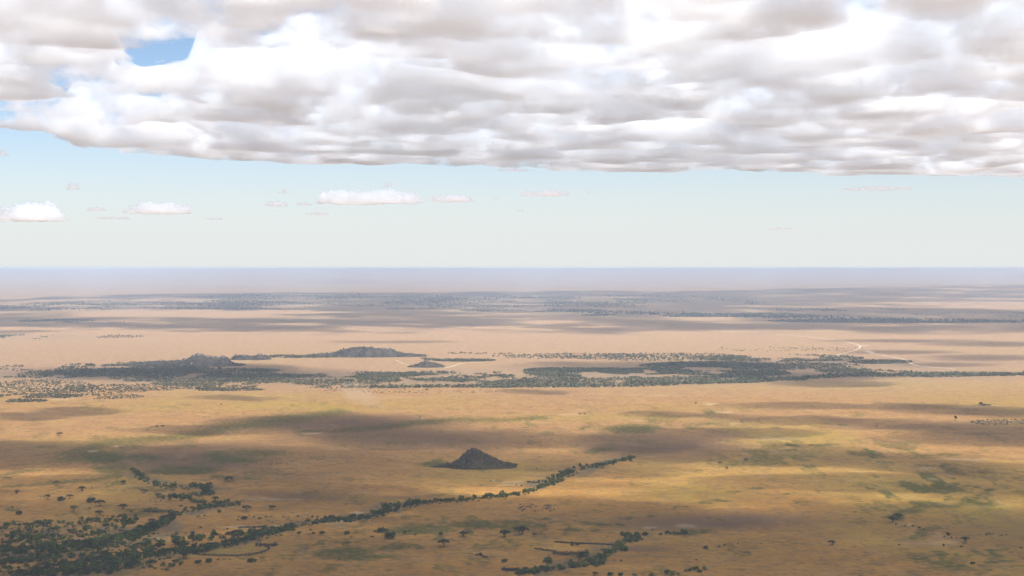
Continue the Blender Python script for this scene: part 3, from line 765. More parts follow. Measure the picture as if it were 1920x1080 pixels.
# dry bed
add('bed', [(250, 889, 3), (264, 896, 4), (272, 903, 3)], 13, 10, 15)
add('bed', [(285, 909, 3), (300, 913, 4), (330, 915, 3)], 16, 7, 12)
add('bed', [(345, 915, 2), (390, 914, 4), (385, 922, 3), (395, 927, 3)], 24, 10, 17)
add('bed', [(300, 934, 2), (330, 934, 4), (365, 930, 3), (395, 929, 3)], 24, 9, 15)
add('bed', [(340, 942, 2), (400, 944, 2), (440, 944, 3), (447, 945, 2)], 22, 8, 14)
add('bed', [(318, 968, 3), (345, 960, 5), (380, 952, 3), (440, 947, 1)], 26, 8, 14)
# long winding tree line
add('middle', [(480, 1003, 3), (530, 993, 4), (550, 988, 2)], 16, 10, 17)
add('middle', [(575, 981, 3), (610, 979, 4), (660, 975, 4), (695, 971, 3)], 42, 9, 16)
add('middle', [(700, 966, 3), (715, 962, 6), (740, 953, 7), (770, 946, 4), (800, 944, 2)], 58, 8, 14)
add('middle', [(805, 943, 1), (860, 939, 2), (920, 934, 3), (960, 930, 3), (985, 924, 2)], 50, 8, 13)
add('middle', [(985, 925, 2), (1010, 917, 4), (1025, 912, 3), (1055, 902, 2)], 28, 7, 12)
add('middle', [(1010, 908, 3), (1040, 897, 4), (1070, 884, 4), (1100, 877, 3), (1140, 871, 2), (1178, 862, 3), (1188, 858, 1)], 74, 6, 11, .9, 1.4)
# short winding thicket
add('near', [(1165, 1002, 2), (1185, 1006, 5), (1200, 1012, 4), (1175, 1018, 4)], 24, 9, 14)
add('near', [(1210, 1005, 1.5), (1250, 1002, 2), (1290, 1001, 1)], 9, 7, 12)
add('near', [(1155, 1024, 4), (1175, 1030, 5), (1160, 1034, 3)], 18, 11, 16)
add('near', [(1125, 1037, 3), (1150, 1036, 3), (1165, 1032, 3)], 12, 9, 14)
add('near', [(1085, 1046, 2), (1105, 1044, 2)], 6, 11, 15)
add('near', [(1045, 1068, 4), (1080, 1064, 4), (1125, 1058, 5), (1135, 1048, 4), (1120, 1046, 3)], 40, 11, 16)
add('near', [(968, 1078, 3), (1000, 1074, 5), (1035, 1070, 4)], 26, 12, 18)
# clumps
for (u, v, w) in [(1145, 1082, 14), (1117, 1081, 17), (1164, 1082, 14), (1222, 1082, 13), (1190, 1084, 12), (1251, 1078, 15), (1262, 1080, 12), (1272, 1079, 8), (1295, 1074, 14), (1304, 1071, 18), (1312, 1075, 14), (1322, 1071, 12), (1288, 1073, 8)]:
    trees.append(('near', u, v, w, 1.0))
thick_order = sorted(range(len(trees)), key=lambda i: -trees[i][3] * scale_at(trees[i][2]) / (trees[i][2] and 1) * 0 - trees[i][3])
single_set = set(thick_order[:295])
stuff = {}
for i, (zone, u, v, w, hs) in enumerate(trees):
    k = scale_at(v)
    if i in single_set:
        z = ZONES[zone]
        if zone in ('thicket', 'bed') and rng.uniform() < .45:
            me = AC['multi' if rng.uniform() < .7 else 'flat'][rng.integers(3)]; w *= 1.15
        elif zone == 'near' and rng.uniform() < .25:
            me = TALL[rng.integers(3)]; w *= .75
        else:
            me = BU[rng.integers(len(BU))]
        put_tree('bushy_tree', me, px(u, v), w * k, hs * rng.uniform(.7, 1.15), z['label'], 'tree', z['group'])
    else:
        stuff.setdefault(zone, []).append((px(u, v), w * k, hs))

def mass(name, items, variants, label, cat, leaf, keep=1.0):
    """one object holding many bushes that are too many to count"""
    vs, fs, n = [], [], 0
    for (p, w, hs) in items:
        v, f = variants[rng.integers(len(variants))]
        a = rng.uniform(0, 6.283); c, s = math.cos(a), math.sin(a)
        q = v * np.array([w, w, w * hs])
        q = np.stack([q[:, 0] * c - q[:, 1] * s + p[0], q[:, 0] * s + q[:, 1] * c + p[1], q[:, 2] + p[2]], -1)
        vs.append(q); fs.append(f + n); n += len(q)
    o = np_obj(name, np.concatenate(vs), np.concatenate(fs), [leaf])
    return tag(o, label, cat, kind='stuff')

def clump_geo(seed, n, size, h=.5, quads=1):
    r = np.random.default_rng(seed)
    d = r.normal(0, 1, (n, 3)); d /= np.linalg.norm(d, axis=1)[:, None]
    d *= (r.uniform(.3, 1, n) ** .5)[:, None]
    P = d * np.array([.42, .42, h * .42]) + np.array([0, 0, h * .5])
    return leaf_clump(P, r.uniform(size * .7, size * 1.3, n), r, quads=quads)
MIDV = [clump_geo(300 + i, 60, .17, .55 + .06 * (i % 3)) for i in range(6)]
LOWV = [clump_geo(320 + i, 14, .36, .55) for i in range(6)]
TINYV = [clump_geo(340 + i, 7, .5, .5) for i in range(5)]
def low_growth(pts, n):
    return [(px(u, v + rng.normal(0, 2.2)), rng.uniform(3, 7) * scale_at(v), rng.uniform(.5, .9)) for (u, v) in along(pts, n, r)]
stuff['thicket'] += low_growth([(0, 1040, 10), (120, 1032, 11), (240, 1008, 11), (320, 974, 5)], 420) + low_growth([(20, 1086, 5), (120, 1070, 14), (260, 1052, 10)], 300) + low_growth([(150, 1052, 6), (310, 1040, 6), (420, 1022, 6), (560, 990, 3)], 330) + low_growth([(0, 1000, 16), (150, 992, 18), (260, 974, 6)], 260)
for _ in range(330):
    a, q = r.uniform(0, 6.283), math.sqrt(r.uniform(0, 1))
    uu, vv_ = 140 + 215 * q * math.cos(a), 1038 + 40 * q * math.sin(a) - .06 * 215 * q * math.cos(a)
    stuff['thicket'].append((px(uu, vv_), r.uniform(6, 15) * scale_at(vv_), r.uniform(.6, 1.0)))
stuff['thicket'] += low_growth([(30, 1020, 10), (200, 1030, 10), (300, 1024, 8)], 200) + low_growth([(0, 1078, 8), (140, 1060, 10), (280, 1062, 6)], 160)
stuff['bed'] = stuff.get('bed', []) + low_growth([(250, 889, 3), (275, 905, 3), (330, 916, 3), (395, 915, 4), (390, 927, 4), (300, 935, 2)], 170) + low_growth([(310, 970, 4), (380, 952, 3), (450, 946, 1.5)], 110)
stuff['middle'] = stuff.get('middle', []) + low_growth([(560, 986, 2), (610, 980, 3), (695, 971, 3), (740, 953, 7), (800, 944, 1.5), (920, 935, 2), (985, 925, 2), (1055, 897, 4), (1100, 877, 2), (1188, 859, 1)], 420)
stuff['near'] = stuff.get('near', []) + low_growth([(1180, 1004, 4), (1165, 1022, 6), (1130, 1046, 5), (1040, 1068, 5), (970, 1078, 4)], 200)
for zone, items in stuff.items():
    mass('undergrowth', items, MIDV, {'thicket': 'dark undergrowth filling the dense thicket in the near corner', 'bed': 'low undergrowth along the dry bed beyond the thicket',
        'middle': 'undergrowth filling the long winding tree line', 'near': 'undergrowth filling the short winding thicket'}[zone], 'undergrowth', LEAF)

# ------------------------------------------------------------------ shrubs that stand singly
SHRUBS = [
 ('dome shaped dark shrub on bare tan grass short of the thicket', None, [(34, 966, 18)]),
 ('low spreading shrub tree in front of the leaning acacia', None, [(114, 940, 19)]),
 ('flattened fallen looking shrub on open grass', None, [(169, 943, 23)]),
 ('dark rounded shrub mound in front of the curved scrub row', None, [(471, 1056, 20)]),
 ('many stemmed shrub just below the pale oval field', None, [(390, 1057, 19)]),
 ('low shrub beside the many stemmed shrub below the pale oval field', None, [(369, 1058, 17)]),
 ('shrub clump on bare ground beyond the pale oval field', None, [(456, 976, 18)]),
 ('thin shrub on bare ground across from the leaning acacia', None, [(410, 962, 11)]),
 ('dark dome shrub alone between the winding tree line and the green patch', None, [(650, 1004, 15)]),
 ('flat wide shrub in line with the dark dome shrub', None, [(602, 1003, 15)]),
 ('leafy shrub below the winding tree line with a dark foot', None, [(560, 1003, 11)]),
 ('largest shrub clump at the end of the green grass patch', None, [(731, 1011, 31)]),
 ('shrub clump on the green grass behind the largest clump', None, [(717, 999, 24)]),
 ('round shrub alone on tan ground beyond the short winding thicket', None, [(1325, 1031, 13)]),
 ('ragged shrub near the lower dark scrub row', None, [(945, 1056, 15)]),
 ('leafy shrub in the fresh green hollow by the shallow gully', None, [(1826, 1059, 12)]),
 ('shrub of a twin pair inside the pale arc of the short thicket', 'twin shrubs', [(1073, 1025, 10), (1083, 1024, 9)]),
 ('small shrub dotted over the bare grass beyond the thicket', 'small shrubs beyond the thicket', [(21, 953, 7), (166, 955, 6), (225, 967, 6), (244, 962, 7), (260, 940, 4), (280, 941, 4), (290, 942, 4), (300, 941, 4), (217, 918, 3), (358, 967, 4), (372, 970, 6), (382, 969, 6), (368, 971, 5), (446, 972, 5), (466, 969, 5), (474, 971, 7), (445, 977, 5), (375, 991, 7), (295, 1003, 6), (330, 1003, 9), (346, 1003, 5), (360, 1003, 12), (400, 997, 8), (425, 994, 6), (311, 1071, 12), (301, 1070, 6), (335, 1063, 5), (418, 1051, 5), (430, 1051, 5), (407, 1052, 7), (280, 957, 8), (290, 955, 6), (200, 970, 5), (225, 968, 5), (103, 969, 4), (144, 968, 3)]),
 ('small shrub scattered on tan grass along the winding tree line', 'small shrubs by the winding tree line', [(486, 974, 8), (497, 971, 6), (509, 970, 5), (557, 970, 7), (530, 971, 5), (540, 971, 4), (581, 996, 7), (587, 1003, 10), (579, 1003, 5), (657, 1009, 5), (542, 997, 3), (552, 996, 3), (635, 1051, 6), (697, 1009, 9), (703, 999, 9), (759, 1002, 11), (779, 1005, 8), (768, 998, 6), (484, 1016, 8), (500, 1012, 7), (510, 982, 4), (585, 972, 8), (594, 971, 7), (1061, 901, 3), (1041, 909, 4), (968, 911, 4), (978, 912, 5), (1030, 902, 6), (1006, 880, 4), (1120, 878, 8), (1130, 879, 6)]),
 ('small shrub dotted around the short winding thicket', 'small shrubs by the short winding thicket', [(1224, 995, 5), (1152, 1053, 6), (1165, 1054, 6), (1180, 1049, 3), (1251, 1002, 14), (1286, 1002, 11), (1210, 1005, 14), (1140, 1008, 4), (1148, 1008, 4), (1123, 1022, 4), (1350, 1028, 8), (1360, 1025, 7), (1306, 1052, 6), (1270, 1002, 6), (1190, 1009, 12), (1385, 1022, 5)]),
 ('small shrub on the bank of the shallow gully', 'small shrubs by the shallow gully', [(1714, 989, 7), (1725, 992, 9), (1734, 994, 5), (1682, 985, 7), (1699, 988, 6), (1694, 988, 4), (1917, 1030, 7), (1688, 1024, 5), (1773, 1008, 6), (1786, 1010, 7), (1795, 1010, 4), (1805, 1028, 9), (1852, 1006, 5)]),
]
for lb, grp, spots in SHRUBS:
    for (u, v, w) in spots:
        me = BU[rng.integers(len(BU))]
        k = scale_at(v)
        o = link(bpy.data.objects.new('shrub', me[0]))
        o.location = px(u, v); o.scale = (w * k, w * k * rng.uniform(.7, 1), w * k * rng.uniform(.75, 1.0)); o.rotation_euler = (0, 0, rng.uniform(-.4, .4))
        tag(o, lb, 'shrub', grp or 'shrubs on the open plain')

# bare dead tree
k = scale_at(920)
parts = []
rr = np.random.default_rng(31)
base = Vector((0, 0, 0))
parts.append(tube([(0, 0, -.3), (.2, 0, 1.6), (.1, 0, 3.4)], [.35, .26, .16], 6))
for i in range(9):
    a = rr.uniform(0, 6.28); z0 = rr.uniform(1.0, 3.2); q = rr.uniform(1.6, 3.6)
    parts.append(tube([(.15, 0, z0), (.15 + math.cos(a) * q * .5, math.sin(a) * q * .5, z0 + .5), (.15 + math.cos(a) * q, math.sin(a) * q, z0 - rr.uniform(-.9, 1.0))], [.14, .09, .03], 5))
vv, ff = merge(parts)
o = np_obj('dead_tree', vv, ff, [BARK]); o.location = px(170, 918); o.scale = (1.15,) * 3
tag(o, 'bare dead tree with drooping grey branches beside the broken crowned acacia', 'dead tree')
parts = [tube([(0, 0, -.2), (.1, 0, 2.2), (-.1, 0, 4.6)], [.3, .22, .1], 6), tube([(.08, 0, 2.6), (.9, 0, 4.2)], [.14, .05], 5), tube([(0, 0, 3.2), (-.9, .2, 4.4)], [.12, .04], 5), tube([(-2, .3, .1), (0, .2, .2), (2.2, 0, .15)], [.2, .24, .1], 6)]
vv, ff = merge(parts)
o = np_obj('dead_tree', vv, ff, [BARK]); o.location = px(312, 1006); o.scale = (1.1,) * 3
tag(o, 'upright dead snag beside a fallen trunk on the sunlit strip', 'dead tree')

# ------------------------------------------------------------------ dark scrub rows along old banks
def scrub_row(pts, hpx, label, per=1.6, depth_m=2.5):
    P = np.array(pts, float); items = []
    seg = np.hypot(np.diff(P[:, 0]), np.diff(P[:, 1])); cum = np.concatenate([[0], np.cumsum(seg)])
    q = []; sz = []
    for t in np.arange(0, cum[-1], 1.0 / per):
        i = min(max(np.searchsorted(cum, t) - 1, 0), len(seg) - 1); f = (t - cum[i]) / seg[i]
        u, v = P[i] * (1 - f) + P[i + 1] * f
        p = px(u, v); kk = scale_at(v)
        for _ in range(4):
            q.append((p.x + rng.normal(0, .3) * kk, p.y + rng.normal(0, depth_m), rng.uniform(.15, 1) * hpx * kk)); sz.append(kk * rng.uniform(.8, 1.5))
    v_, f_ = leaf_clump(np.array(q), np.array(sz), rng, quads=2)
    o = np_obj('scrub_line', v_, f_, [SCRUB_DARK])  # loose row of wild scrub, not a planted hedge
    return tag(o, label, 'scrub', 'dark scrub rows on old banks')
SCRUB_DARK = plain_mat('dark_scrub', (.045, .038, .028), .5, .4)
scrub_row([(360, 1039), (372, 1041.5), (400, 1043), (440, 1043.5), (470, 1041.5), (490, 1037.5), (503, 1032), (502, 1028), (496, 1026)], 1.3, 'thin dark curved scrub row closing off the pale oval field')
scrub_row([(478, 1023.5), (492, 1024.5), (505, 1024.5), (519, 1023.5)], 3.2, 'short thick dark scrub row at the top end of the pale oval field', 2.5, 4)
scrub_row([(1003, 1030.5), (1015, 1032), (1028, 1033.5), (1042, 1036)], 1.2, 'thin dark scrub row leading to the thick dark arc')
scrub_row([(1037, 1039), (1050, 1041), (1070, 1041), (1092, 1039.5), (1104, 1037)], 3.2, 'thick dark arc of scrub beside the short winding thicket', 2.5, 5)
scrub_row([(1040, 1018), (1052, 1018.5), (1075, 1020), (1100, 1021), (1125, 1022), (1150, 1023)], 1.1, 'long thin scrub row running up to the short winding thicket', 5, 1.2)
scrub_row([(941, 1070), (955, 1071), (974, 1070.5)], 2.8, 'short thick dark scrub row at the very bottom of the near plain', 6, 2.5)
scrub_row([(892, 1043), (903, 1039.5), (899, 1041), (908, 1046), (916, 1047)], 1.2, 'small hooked scrub row on bare tan ground')
scrub_row([(446, 991), (462, 990), (480, 990), (500, 988)], 1.4, 'dark scrub row on the pale bank above the thicket')
scrub_row([(268, 960), (285, 961), (305, 961), (322, 960)], 2.2, 'dark scrub row between the dry bed and the thicket', 2.0, 5)
scrub_row([(988, 905), (1000, 905.5), (1012, 906)], 1.6, 'dark scrub row on the white bank of the winding tree line')
scrub_row([(808, 876), (822, 876.5), (836, 877)], 1.0, 'dark stones and scrub trailing from the foot of the cone hill')

# ------------------------------------------------------------------ bushland in the middle distance and far river woods
def scatter(zones, mask_scale, seed, lo=.37, hi=.49):
    r = np.random.default_rng(seed); out = []
    for (cx, cyy, rx, ry, n, w) in zones:
        m = int(n * 7.5)
        a = r.uniform(0, 6.283, m); q = np.sqrt(r.uniform(0, 1, m))
        u = cx + rx * q * np.cos(a); v = cyy + ry * q * np.sin(a)
        d = CAMZ * F / (v - EYE); x = (u - 960) / F * d
        keep = r.uniform(0, 1, m) < sstep(lo, hi, fbm(x / mask_scale, d / (2 * mask_scale), seed + 3, 4))
        for uu, vv_ in zip(u[keep], v[keep]):
            out.append((px(uu, vv_), w * .85 * scale_at(vv_) * r.uniform(.4, 1.2), r.uniform(.7, 1.1)))
    return out
belt = scatter([(120, 700, 200, 10, 340, 4), (330, 703, 260, 14, 900, 4), (250, 690, 140, 8, 220, 4), (290, 684, 90, 5, 90, 4), (560, 703, 260, 6, 420, 4), (700, 720, 420, 9, 900, 4), (880, 708, 220, 12, 620, 4), (1080, 694, 110, 4.5, 330, 4), (1000, 702, 140, 5, 200, 4), (1210, 698, 110, 7, 420, 4),
    (1330, 686, 130, 7, 420, 4), (1280, 712, 240, 8, 520, 4), (1460, 672, 160, 7, 330, 4), (1480, 690, 150, 10, 380, 4), (1420, 705, 120, 7, 220, 4), (1600, 700, 130, 7, 220, 4), (1650, 679, 60, 4, 90, 4), (1250, 670, 200, 7, 170, 4), (1080, 668, 140, 5, 60, 4), (560, 669, 90, 2.5, 120, 4), (870, 676, 60, 2.4, 150, 4), (790, 674, 30, 2, 40, 4), (1800, 702, 150, 4, 140, 4)], 120, 400)
belt += scatter([(1080, 694, 100, 3.5, 260, 4.5), (1210, 697, 90, 6, 380, 4.5), (1320, 684, 100, 5, 260, 4.5), (330, 696, 190, 5, 260, 4), (1360, 700, 110, 5, 200, 4)], 120, 401, .2, .3)
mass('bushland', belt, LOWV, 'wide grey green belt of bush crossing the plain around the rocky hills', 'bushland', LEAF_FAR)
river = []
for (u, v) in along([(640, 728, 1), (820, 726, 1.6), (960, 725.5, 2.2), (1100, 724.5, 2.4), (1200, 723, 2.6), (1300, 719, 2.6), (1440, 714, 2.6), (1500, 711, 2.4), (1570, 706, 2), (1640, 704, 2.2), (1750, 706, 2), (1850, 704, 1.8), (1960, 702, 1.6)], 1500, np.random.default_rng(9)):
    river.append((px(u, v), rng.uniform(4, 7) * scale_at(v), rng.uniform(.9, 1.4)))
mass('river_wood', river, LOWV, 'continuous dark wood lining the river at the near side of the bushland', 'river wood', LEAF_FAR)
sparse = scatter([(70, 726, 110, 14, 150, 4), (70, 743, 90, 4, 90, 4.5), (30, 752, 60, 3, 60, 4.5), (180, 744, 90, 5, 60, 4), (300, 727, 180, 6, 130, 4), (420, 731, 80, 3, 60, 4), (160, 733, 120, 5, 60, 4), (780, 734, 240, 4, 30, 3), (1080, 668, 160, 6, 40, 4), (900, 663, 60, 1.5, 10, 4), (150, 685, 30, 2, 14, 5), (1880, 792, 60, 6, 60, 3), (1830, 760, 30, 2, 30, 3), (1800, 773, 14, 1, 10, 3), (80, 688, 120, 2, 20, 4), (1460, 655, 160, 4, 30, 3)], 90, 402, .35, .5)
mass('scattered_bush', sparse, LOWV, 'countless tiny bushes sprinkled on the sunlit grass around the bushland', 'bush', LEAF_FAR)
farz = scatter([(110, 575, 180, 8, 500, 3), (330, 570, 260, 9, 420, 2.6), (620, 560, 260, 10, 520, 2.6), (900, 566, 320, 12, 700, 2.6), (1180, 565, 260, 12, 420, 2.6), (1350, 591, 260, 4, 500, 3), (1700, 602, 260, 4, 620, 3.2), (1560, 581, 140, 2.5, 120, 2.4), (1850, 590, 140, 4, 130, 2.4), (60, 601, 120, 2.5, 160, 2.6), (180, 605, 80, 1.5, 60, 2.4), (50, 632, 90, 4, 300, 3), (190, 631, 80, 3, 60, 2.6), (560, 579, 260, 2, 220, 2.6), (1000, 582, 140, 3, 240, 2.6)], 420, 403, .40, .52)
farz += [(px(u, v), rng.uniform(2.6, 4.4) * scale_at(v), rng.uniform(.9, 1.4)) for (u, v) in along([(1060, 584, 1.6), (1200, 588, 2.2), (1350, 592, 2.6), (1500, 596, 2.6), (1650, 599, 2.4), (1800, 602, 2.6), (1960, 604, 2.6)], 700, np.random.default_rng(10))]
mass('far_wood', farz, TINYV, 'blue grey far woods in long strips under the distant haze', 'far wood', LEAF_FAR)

# ------------------------------------------------------------------ pale tracks
TRACK = plain_mat('pale_dust_track', (.46, .35, .24), .12, .05)
def track(pts, wid, label):
    P = [px(u, v) for u, v in pts]
    fine = []
    for i in range(len(P) - 1):
        p0, p1, p2, p3 = P[max(i - 1, 0)], P[i], P[i + 1], P[min(i + 2, len(P) - 1)]
        for t in np.linspace(0, 1, 8, endpoint=False):
            fine.append(.5 * ((2 * p1) + (p2 - p0) * t + (2 * p0 - 5 * p1 + 4 * p2 - p3) * t * t + (3 * p1 - p0 - 3 * p2 + p3) * t ** 3))
    fine.append(P[-1])
    vs, fs = [], []
    for i, p in enumerate(fine):
        d = (fine[min(i + 1, len(fine) - 1)] - fine[max(i - 1, 0)]).normalized(); nrm = Vector((-d.y, d.x, 0))
        w = wid * (.8 + .4 * rng.uniform())
        vs += [p + nrm * w + Vector((0, 0, .06)), p - nrm * w + Vector((0, 0, .06))]
    fs = [(2 * i, 2 * i + 1, 2 * i + 3, 2 * i + 2) for i in range(len(fine) - 1)]
    o = np_obj('track', [v[:] for v in vs], fs, [TRACK])
    return tag(o, label, 'track', kind='structure')
track([(1330, 619), (1440, 626), (1510, 631), (1570, 638), (1604, 645), (1613, 649), (1610, 654), (1592, 660), (1560, 668)], 4.5, 'pale dirt track bending sharply on the sunlit plain beyond the bushland')
track([(1622, 658), (1636, 663), (1665, 668), (1692, 673), (1706, 680), (1714, 684), (1730, 687), (1790, 692)], 5, 'pale dirt track coming down towards the river wood')
track([(834, 690), (844, 688), (856, 684), (870, 681), (905, 679)], 4, 'short white track passing the small stony mound')
track([(742, 675), (752, 680), (764, 684), (790, 690)], 2, 'faint track curving from the largest rocky hill')

# ------------------------------------------------------------------ white safari car and its dust
PAINT, n_, l_ = new_mat('white_car_paint'); principled(PAINT).inputs['Base Color'].default_value = (.72, .70, .66, 1); principled(PAINT).inputs['Roughness'].default_value = .4
GLASS, n_, l_ = new_mat('dark_car_glass'); principled(GLASS).inputs['Base Color'].default_value = (.03, .035, .04, 1); principled(GLASS).inputs['Roughness'].default_value = .1
RUBBER, n_, l_ = new_mat('tyre_rubber'); principled(RUBBER).inputs['Base Color'].default_value = (.03, .03, .03, 1)
def loft(sections, mat, name, parent, bev=.06):
    """box like solid from an (x, z) outline extruded across y"""
    out, w = sections
    b = bmesh.new()
    A_ = [b.verts.new((x, -w, z)) for x, z in out]; B_ = [b.verts.new((x, w, z)) for x, z in out]
    b.faces.new(A_); b.faces.new(B_[::-1])
    for i in range(len(out)):
        j = (i + 1) % len(out); b.faces.new((A_[j], A_[i], B_[i], B_[j]))
    bmesh.ops.recalc_face_normals(b, faces=b.faces)
    bmesh.ops.bevel(b, geom=list(b.edges), offset=bev, segments=2, affect='EDGES')
    m = bpy.data.meshes.new(name); b.to_mesh(m); b.free(); m.materials.append(mat)
    return link(bpy.data.objects.new(name, m), parent)
car = bpy.data.objects.new('safari_car', None); link(car)
car.location = px(791, 785); car.rotation_euler = (0, 0, R(-62))
tag(car, 'small white safari car driving ahead of its trail of dust', 'car')
loft(([(-2.4, .5), (2.3, .5), (2.4, .9), (2.2, 1.15), (1.0, 1.25), (-2.4, 1.25)], .92), PAINT, 'body', car)
loft(([(-2.3, 1.24), (1.0, 1.24), (.45, 1.95), (-2.25, 1.95)], .86), GLASS, 'window', car)
loft(([(-2.35, 1.94), (.55, 1.94), (.5, 2.1), (-2.3, 2.1)], .9), PAINT, 'roof', car, .04)
for sx in (-1.45, 1.45):
    for sy in (-.82, .82):
        wv, wf = tube([(0, -.13, 0), (0, .13, 0)], [.42, .42], 16)
        b = bmesh.new(); vs = [b.verts.new(p) for p in wv]
        for f in wf: b.faces.new([vs[i] for i in f])
        b.faces.new(vs[:16]); b.faces.new(vs[16:][::-1])
        m = bpy.data.meshes.new('wheel'); b.to_mesh(m); b.free(); m.materials.append(RUBBER)
        w_ = link(bpy.data.objects.new('wheel', m), car); w_.location = (sx, sy, .42)

def dust(pts, density, label, seed, tilt=.6):
    """a closed lumpy trail of dusty air: (u, v, radius m, centre height m)"""
    c = [px(u, v) + Vector((0, 0, h)) for u, v, rd, h in pts]; rd = [p[2] for p in pts]
    fc, fr = [], []
    for i in range(len(c) - 1):
        for t in np.linspace(0, 1, 7, endpoint=False):
            fc.append(c[i].lerp(c[i + 1], t)); fr.append(rd[i] * (1 - t) + rd[i + 1] * t)
    fc.append(c[-1]); fr.append(.02); fr[0] = .02
    ns_ = 18; vs = []
    for i, p in enumerate(fc):
        d = (fc[min(i + 1, len(fc) - 1)] - fc[max(i - 1, 0)]).normalized()
        a = d.cross(Vector((0, 0, 1)));
        a = a.normalized() if a.length > .2 else Vector((1, 0, 0)); b = a.cross(d).normalized()
        for j in range(ns_):
            t = 2 * math.pi * j / ns_
            q = fr[i] * (.55 + .9 * float(fbm(np.array([i * .35 + seed]), np.array([math.cos(t) * 1.3 + math.sin(t) * .7]), seed, 3)[0]))
            w = p + a * math.cos(t) * q + b * math.sin(t) * q * tilt
            w.z = max(w.z, .1)
            vs.append(w[:])
    fs = []
    for i in range(len(fc) - 1):
        for j in range(ns_):
            k2 = (j + 1) % ns_
            fs.append((i * ns_ + j, i * ns_ + k2, (i + 1) * ns_ + k2, (i + 1) * ns_ + j))
    b = bmesh.new(); V_ = [b.verts.new(v) for v in vs]
    for f in fs: b.faces.new([V_[i] for i in f])
    b.faces.new(V_[:ns_][::-1]); b.faces.new(V_[-ns_:])
    bmesh.ops.triangulate(b, faces=b.faces); bmesh.ops.recalc_face_normals(b, faces=b.faces)
    m = bpy.data.meshes.new('dust'); b.to_mesh(m); b.free(); m.materials.append(volume_mat('dusty_air', (1, .86, .68), density, .3)[0])
    o = link(bpy.data.objects.new('dust', m))
    return tag(o, label, 'dust', kind='stuff')
dust([(786, 783.6, 1.6, 1.2), (770, 780, 3, 2), (748, 776, 5, 3), (722, 772, 9, 6), (700, 767, 18, 10), (680, 761, 30, 18), (662, 755, 36, 26), (650, 750, 26, 30)], .0022, 'trail of tan dust spreading behind the white safari car', 3)
dust([(1611, 650, 5, 3), (1620, 651, 8, 6), (1634, 652, 6, 7)], .012, 'white puff of dust hanging at the bend of the pale track', 5)
dust([(1624, 659, 4, 3), (1631, 661, 7, 5), (1641, 664, 3, 3)], .016, 'bright puff of dust where the second pale track begins', 6)

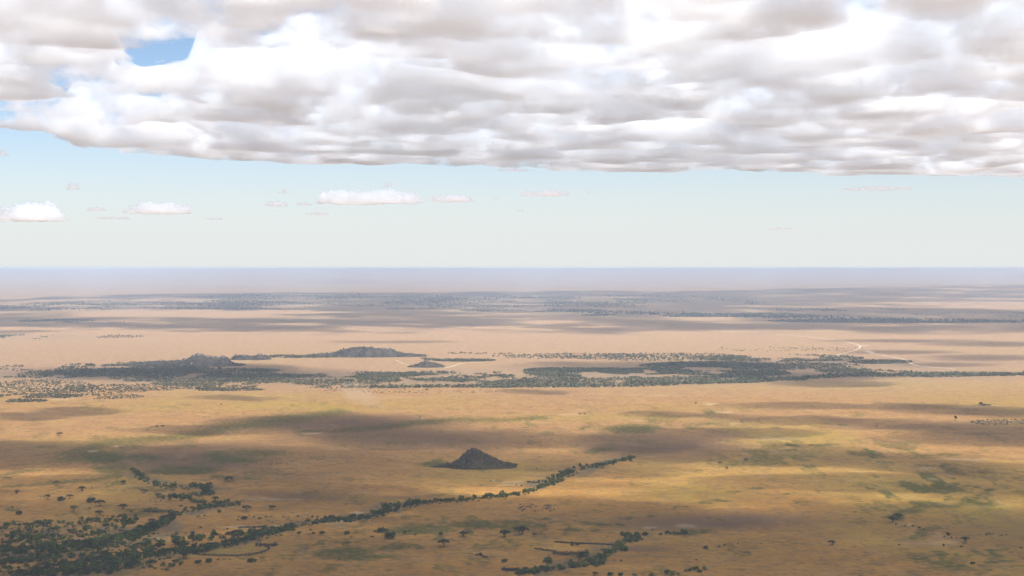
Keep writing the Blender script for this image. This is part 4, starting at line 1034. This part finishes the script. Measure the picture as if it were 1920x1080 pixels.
# ------------------------------------------------------------------ grazing herd: tiny dark animals
def animal_mesh(head_down, seed):
    b = bmesh.new(); sk = []
    def v(x, y, z, r0):
        p = b.verts.new((x, y, z)); sk.append(r0); return p
    hip = v(-.75, 0, 1.05, .24); mid_ = v(-.2, 0, 1.05, .30); sho = v(.42, 0, 1.18, .31)
    b.edges.new((hip, mid_)); b.edges.new((mid_, sho))
    nk = v(.85, 0, 1.0 if head_down else 1.45, .17); b.edges.new((sho, nk))
    hd = v(1.15, 0, .55 if head_down else 1.5, .14); mz = v(1.35, 0, .25 if head_down else 1.28, .09)
    b.edges.new((nk, hd)); b.edges.new((hd, mz))
    for sy in (-1, 1):
        h1 = v(.92 if head_down else 1.1, sy * .28, .72 if head_down else 1.68, .035); h2 = v(1.0 if head_down else 1.1, sy * .34, .95 if head_down else 1.95, .02)
        b.edges.new((hd, h1)); b.edges.new((h1, h2))
        k1 = v(.45, sy * .17, .62, .10); k2 = v(.47, sy * .17, .32, .06); k3 = v(.46, sy * .17, .03, .055)
        b.edges.new((sho, k1)); b.edges.new((k1, k2)); b.edges.new((k2, k3))
        s1 = v(-.68, sy * .17, .72, .12); s2 = v(-.86, sy * .17, .42, .065); s3 = v(-.80, sy * .17, .03, .055)
        b.edges.new((hip, s1)); b.edges.new((s1, s2)); b.edges.new((s2, s3))
    t1 = v(-1.0, 0, 1.0, .05); t2 = v(-1.08, 0, .5, .035); b.edges.new((hip, t1)); b.edges.new((t1, t2))
    m = bpy.data.meshes.new('skeleton'); b.to_mesh(m); b.free()
    o = bpy.data.objects.new('skeleton', m); link(o)
    o.modifiers.new('skin', 'SKIN'); o.modifiers.new('sub', 'SUBSURF').levels = 1
    for i, rd in enumerate(sk):
        m.skin_vertices[0].data[i].radius = (rd, rd) if m.skin_vertices else (rd, rd)
    if m.skin_vertices: m.skin_vertices[0].data[1].use_root = True
    dg = bpy.context.evaluated_depsgraph_get(); dg.update()
    out = bpy.data.meshes.new_from_object(o.evaluated_get(dg))
    bpy.data.objects.remove(o); bpy.data.meshes.remove(m)
    out.name = 'grazing_animal'; out.materials.clear(); out.materials.append(HIDE)
    return out
HIDE = plain_mat('dark_hide', (.055, .045, .038), .3, 3.0)
ANIM = [animal_mesh(True, 1), animal_mesh(False, 2)]
def herd(spots, label, grp):
    for (u, v) in spots:
        o = link(bpy.data.objects.new('grazing_animal', ANIM[rng.integers(2)]))
        o.location = px(u, v); o.rotation_euler = (0, 0, rng.choice([0, math.pi]) + rng.normal(0, .5)); o.scale = (rng.uniform(.95, 1.25),) * 3
        tag(o, label, 'animal', grp)
hr = np.random.default_rng(77)
herd([(970 + hr.uniform(0, 72), 948 + hr.uniform(0, 13)) for _ in range(64)], 'tiny dark grazing animal in the herd spread on tan grass below the winding tree line', 'herd on the tan grass')
herd([(1838 + hr.uniform(0, 26), 1004 + hr.normal(0, 1)) for _ in range(9)] + [(1876 + hr.uniform(0, 16), 1006 + hr.normal(0, 1)) for _ in range(5)], 'tiny dark grazing animal in the straggling line near the shallow gully', 'line of animals near the shallow gully')
herd([(4 + 3 * i + hr.uniform(-1, 1), 897.5 + hr.normal(0, .4)) for i in range(6)], 'tiny dark grazing animal in the short file on the sunlit streak', 'file of animals on the sunlit streak')
herd([(610 + hr.uniform(0, 60), 736 + hr.normal(0, 1)) for _ in range(5)] + [(712 + hr.uniform(0, 60), 735 + hr.uniform(-2, 3)) for _ in range(9)] + [(842 + hr.uniform(0, 50), 733 + hr.uniform(-1, 3)) for _ in range(7)], 'tiny dark grazing animal far off on grass before the river wood', 'far animals before the river wood')
herd([(477 + hr.uniform(0, 80), 860 + hr.uniform(5, 14)) for _ in range(24)], 'tiny dark grazing animal in the loose herd above the leaning acacia', 'loose herd above the leaning acacia')
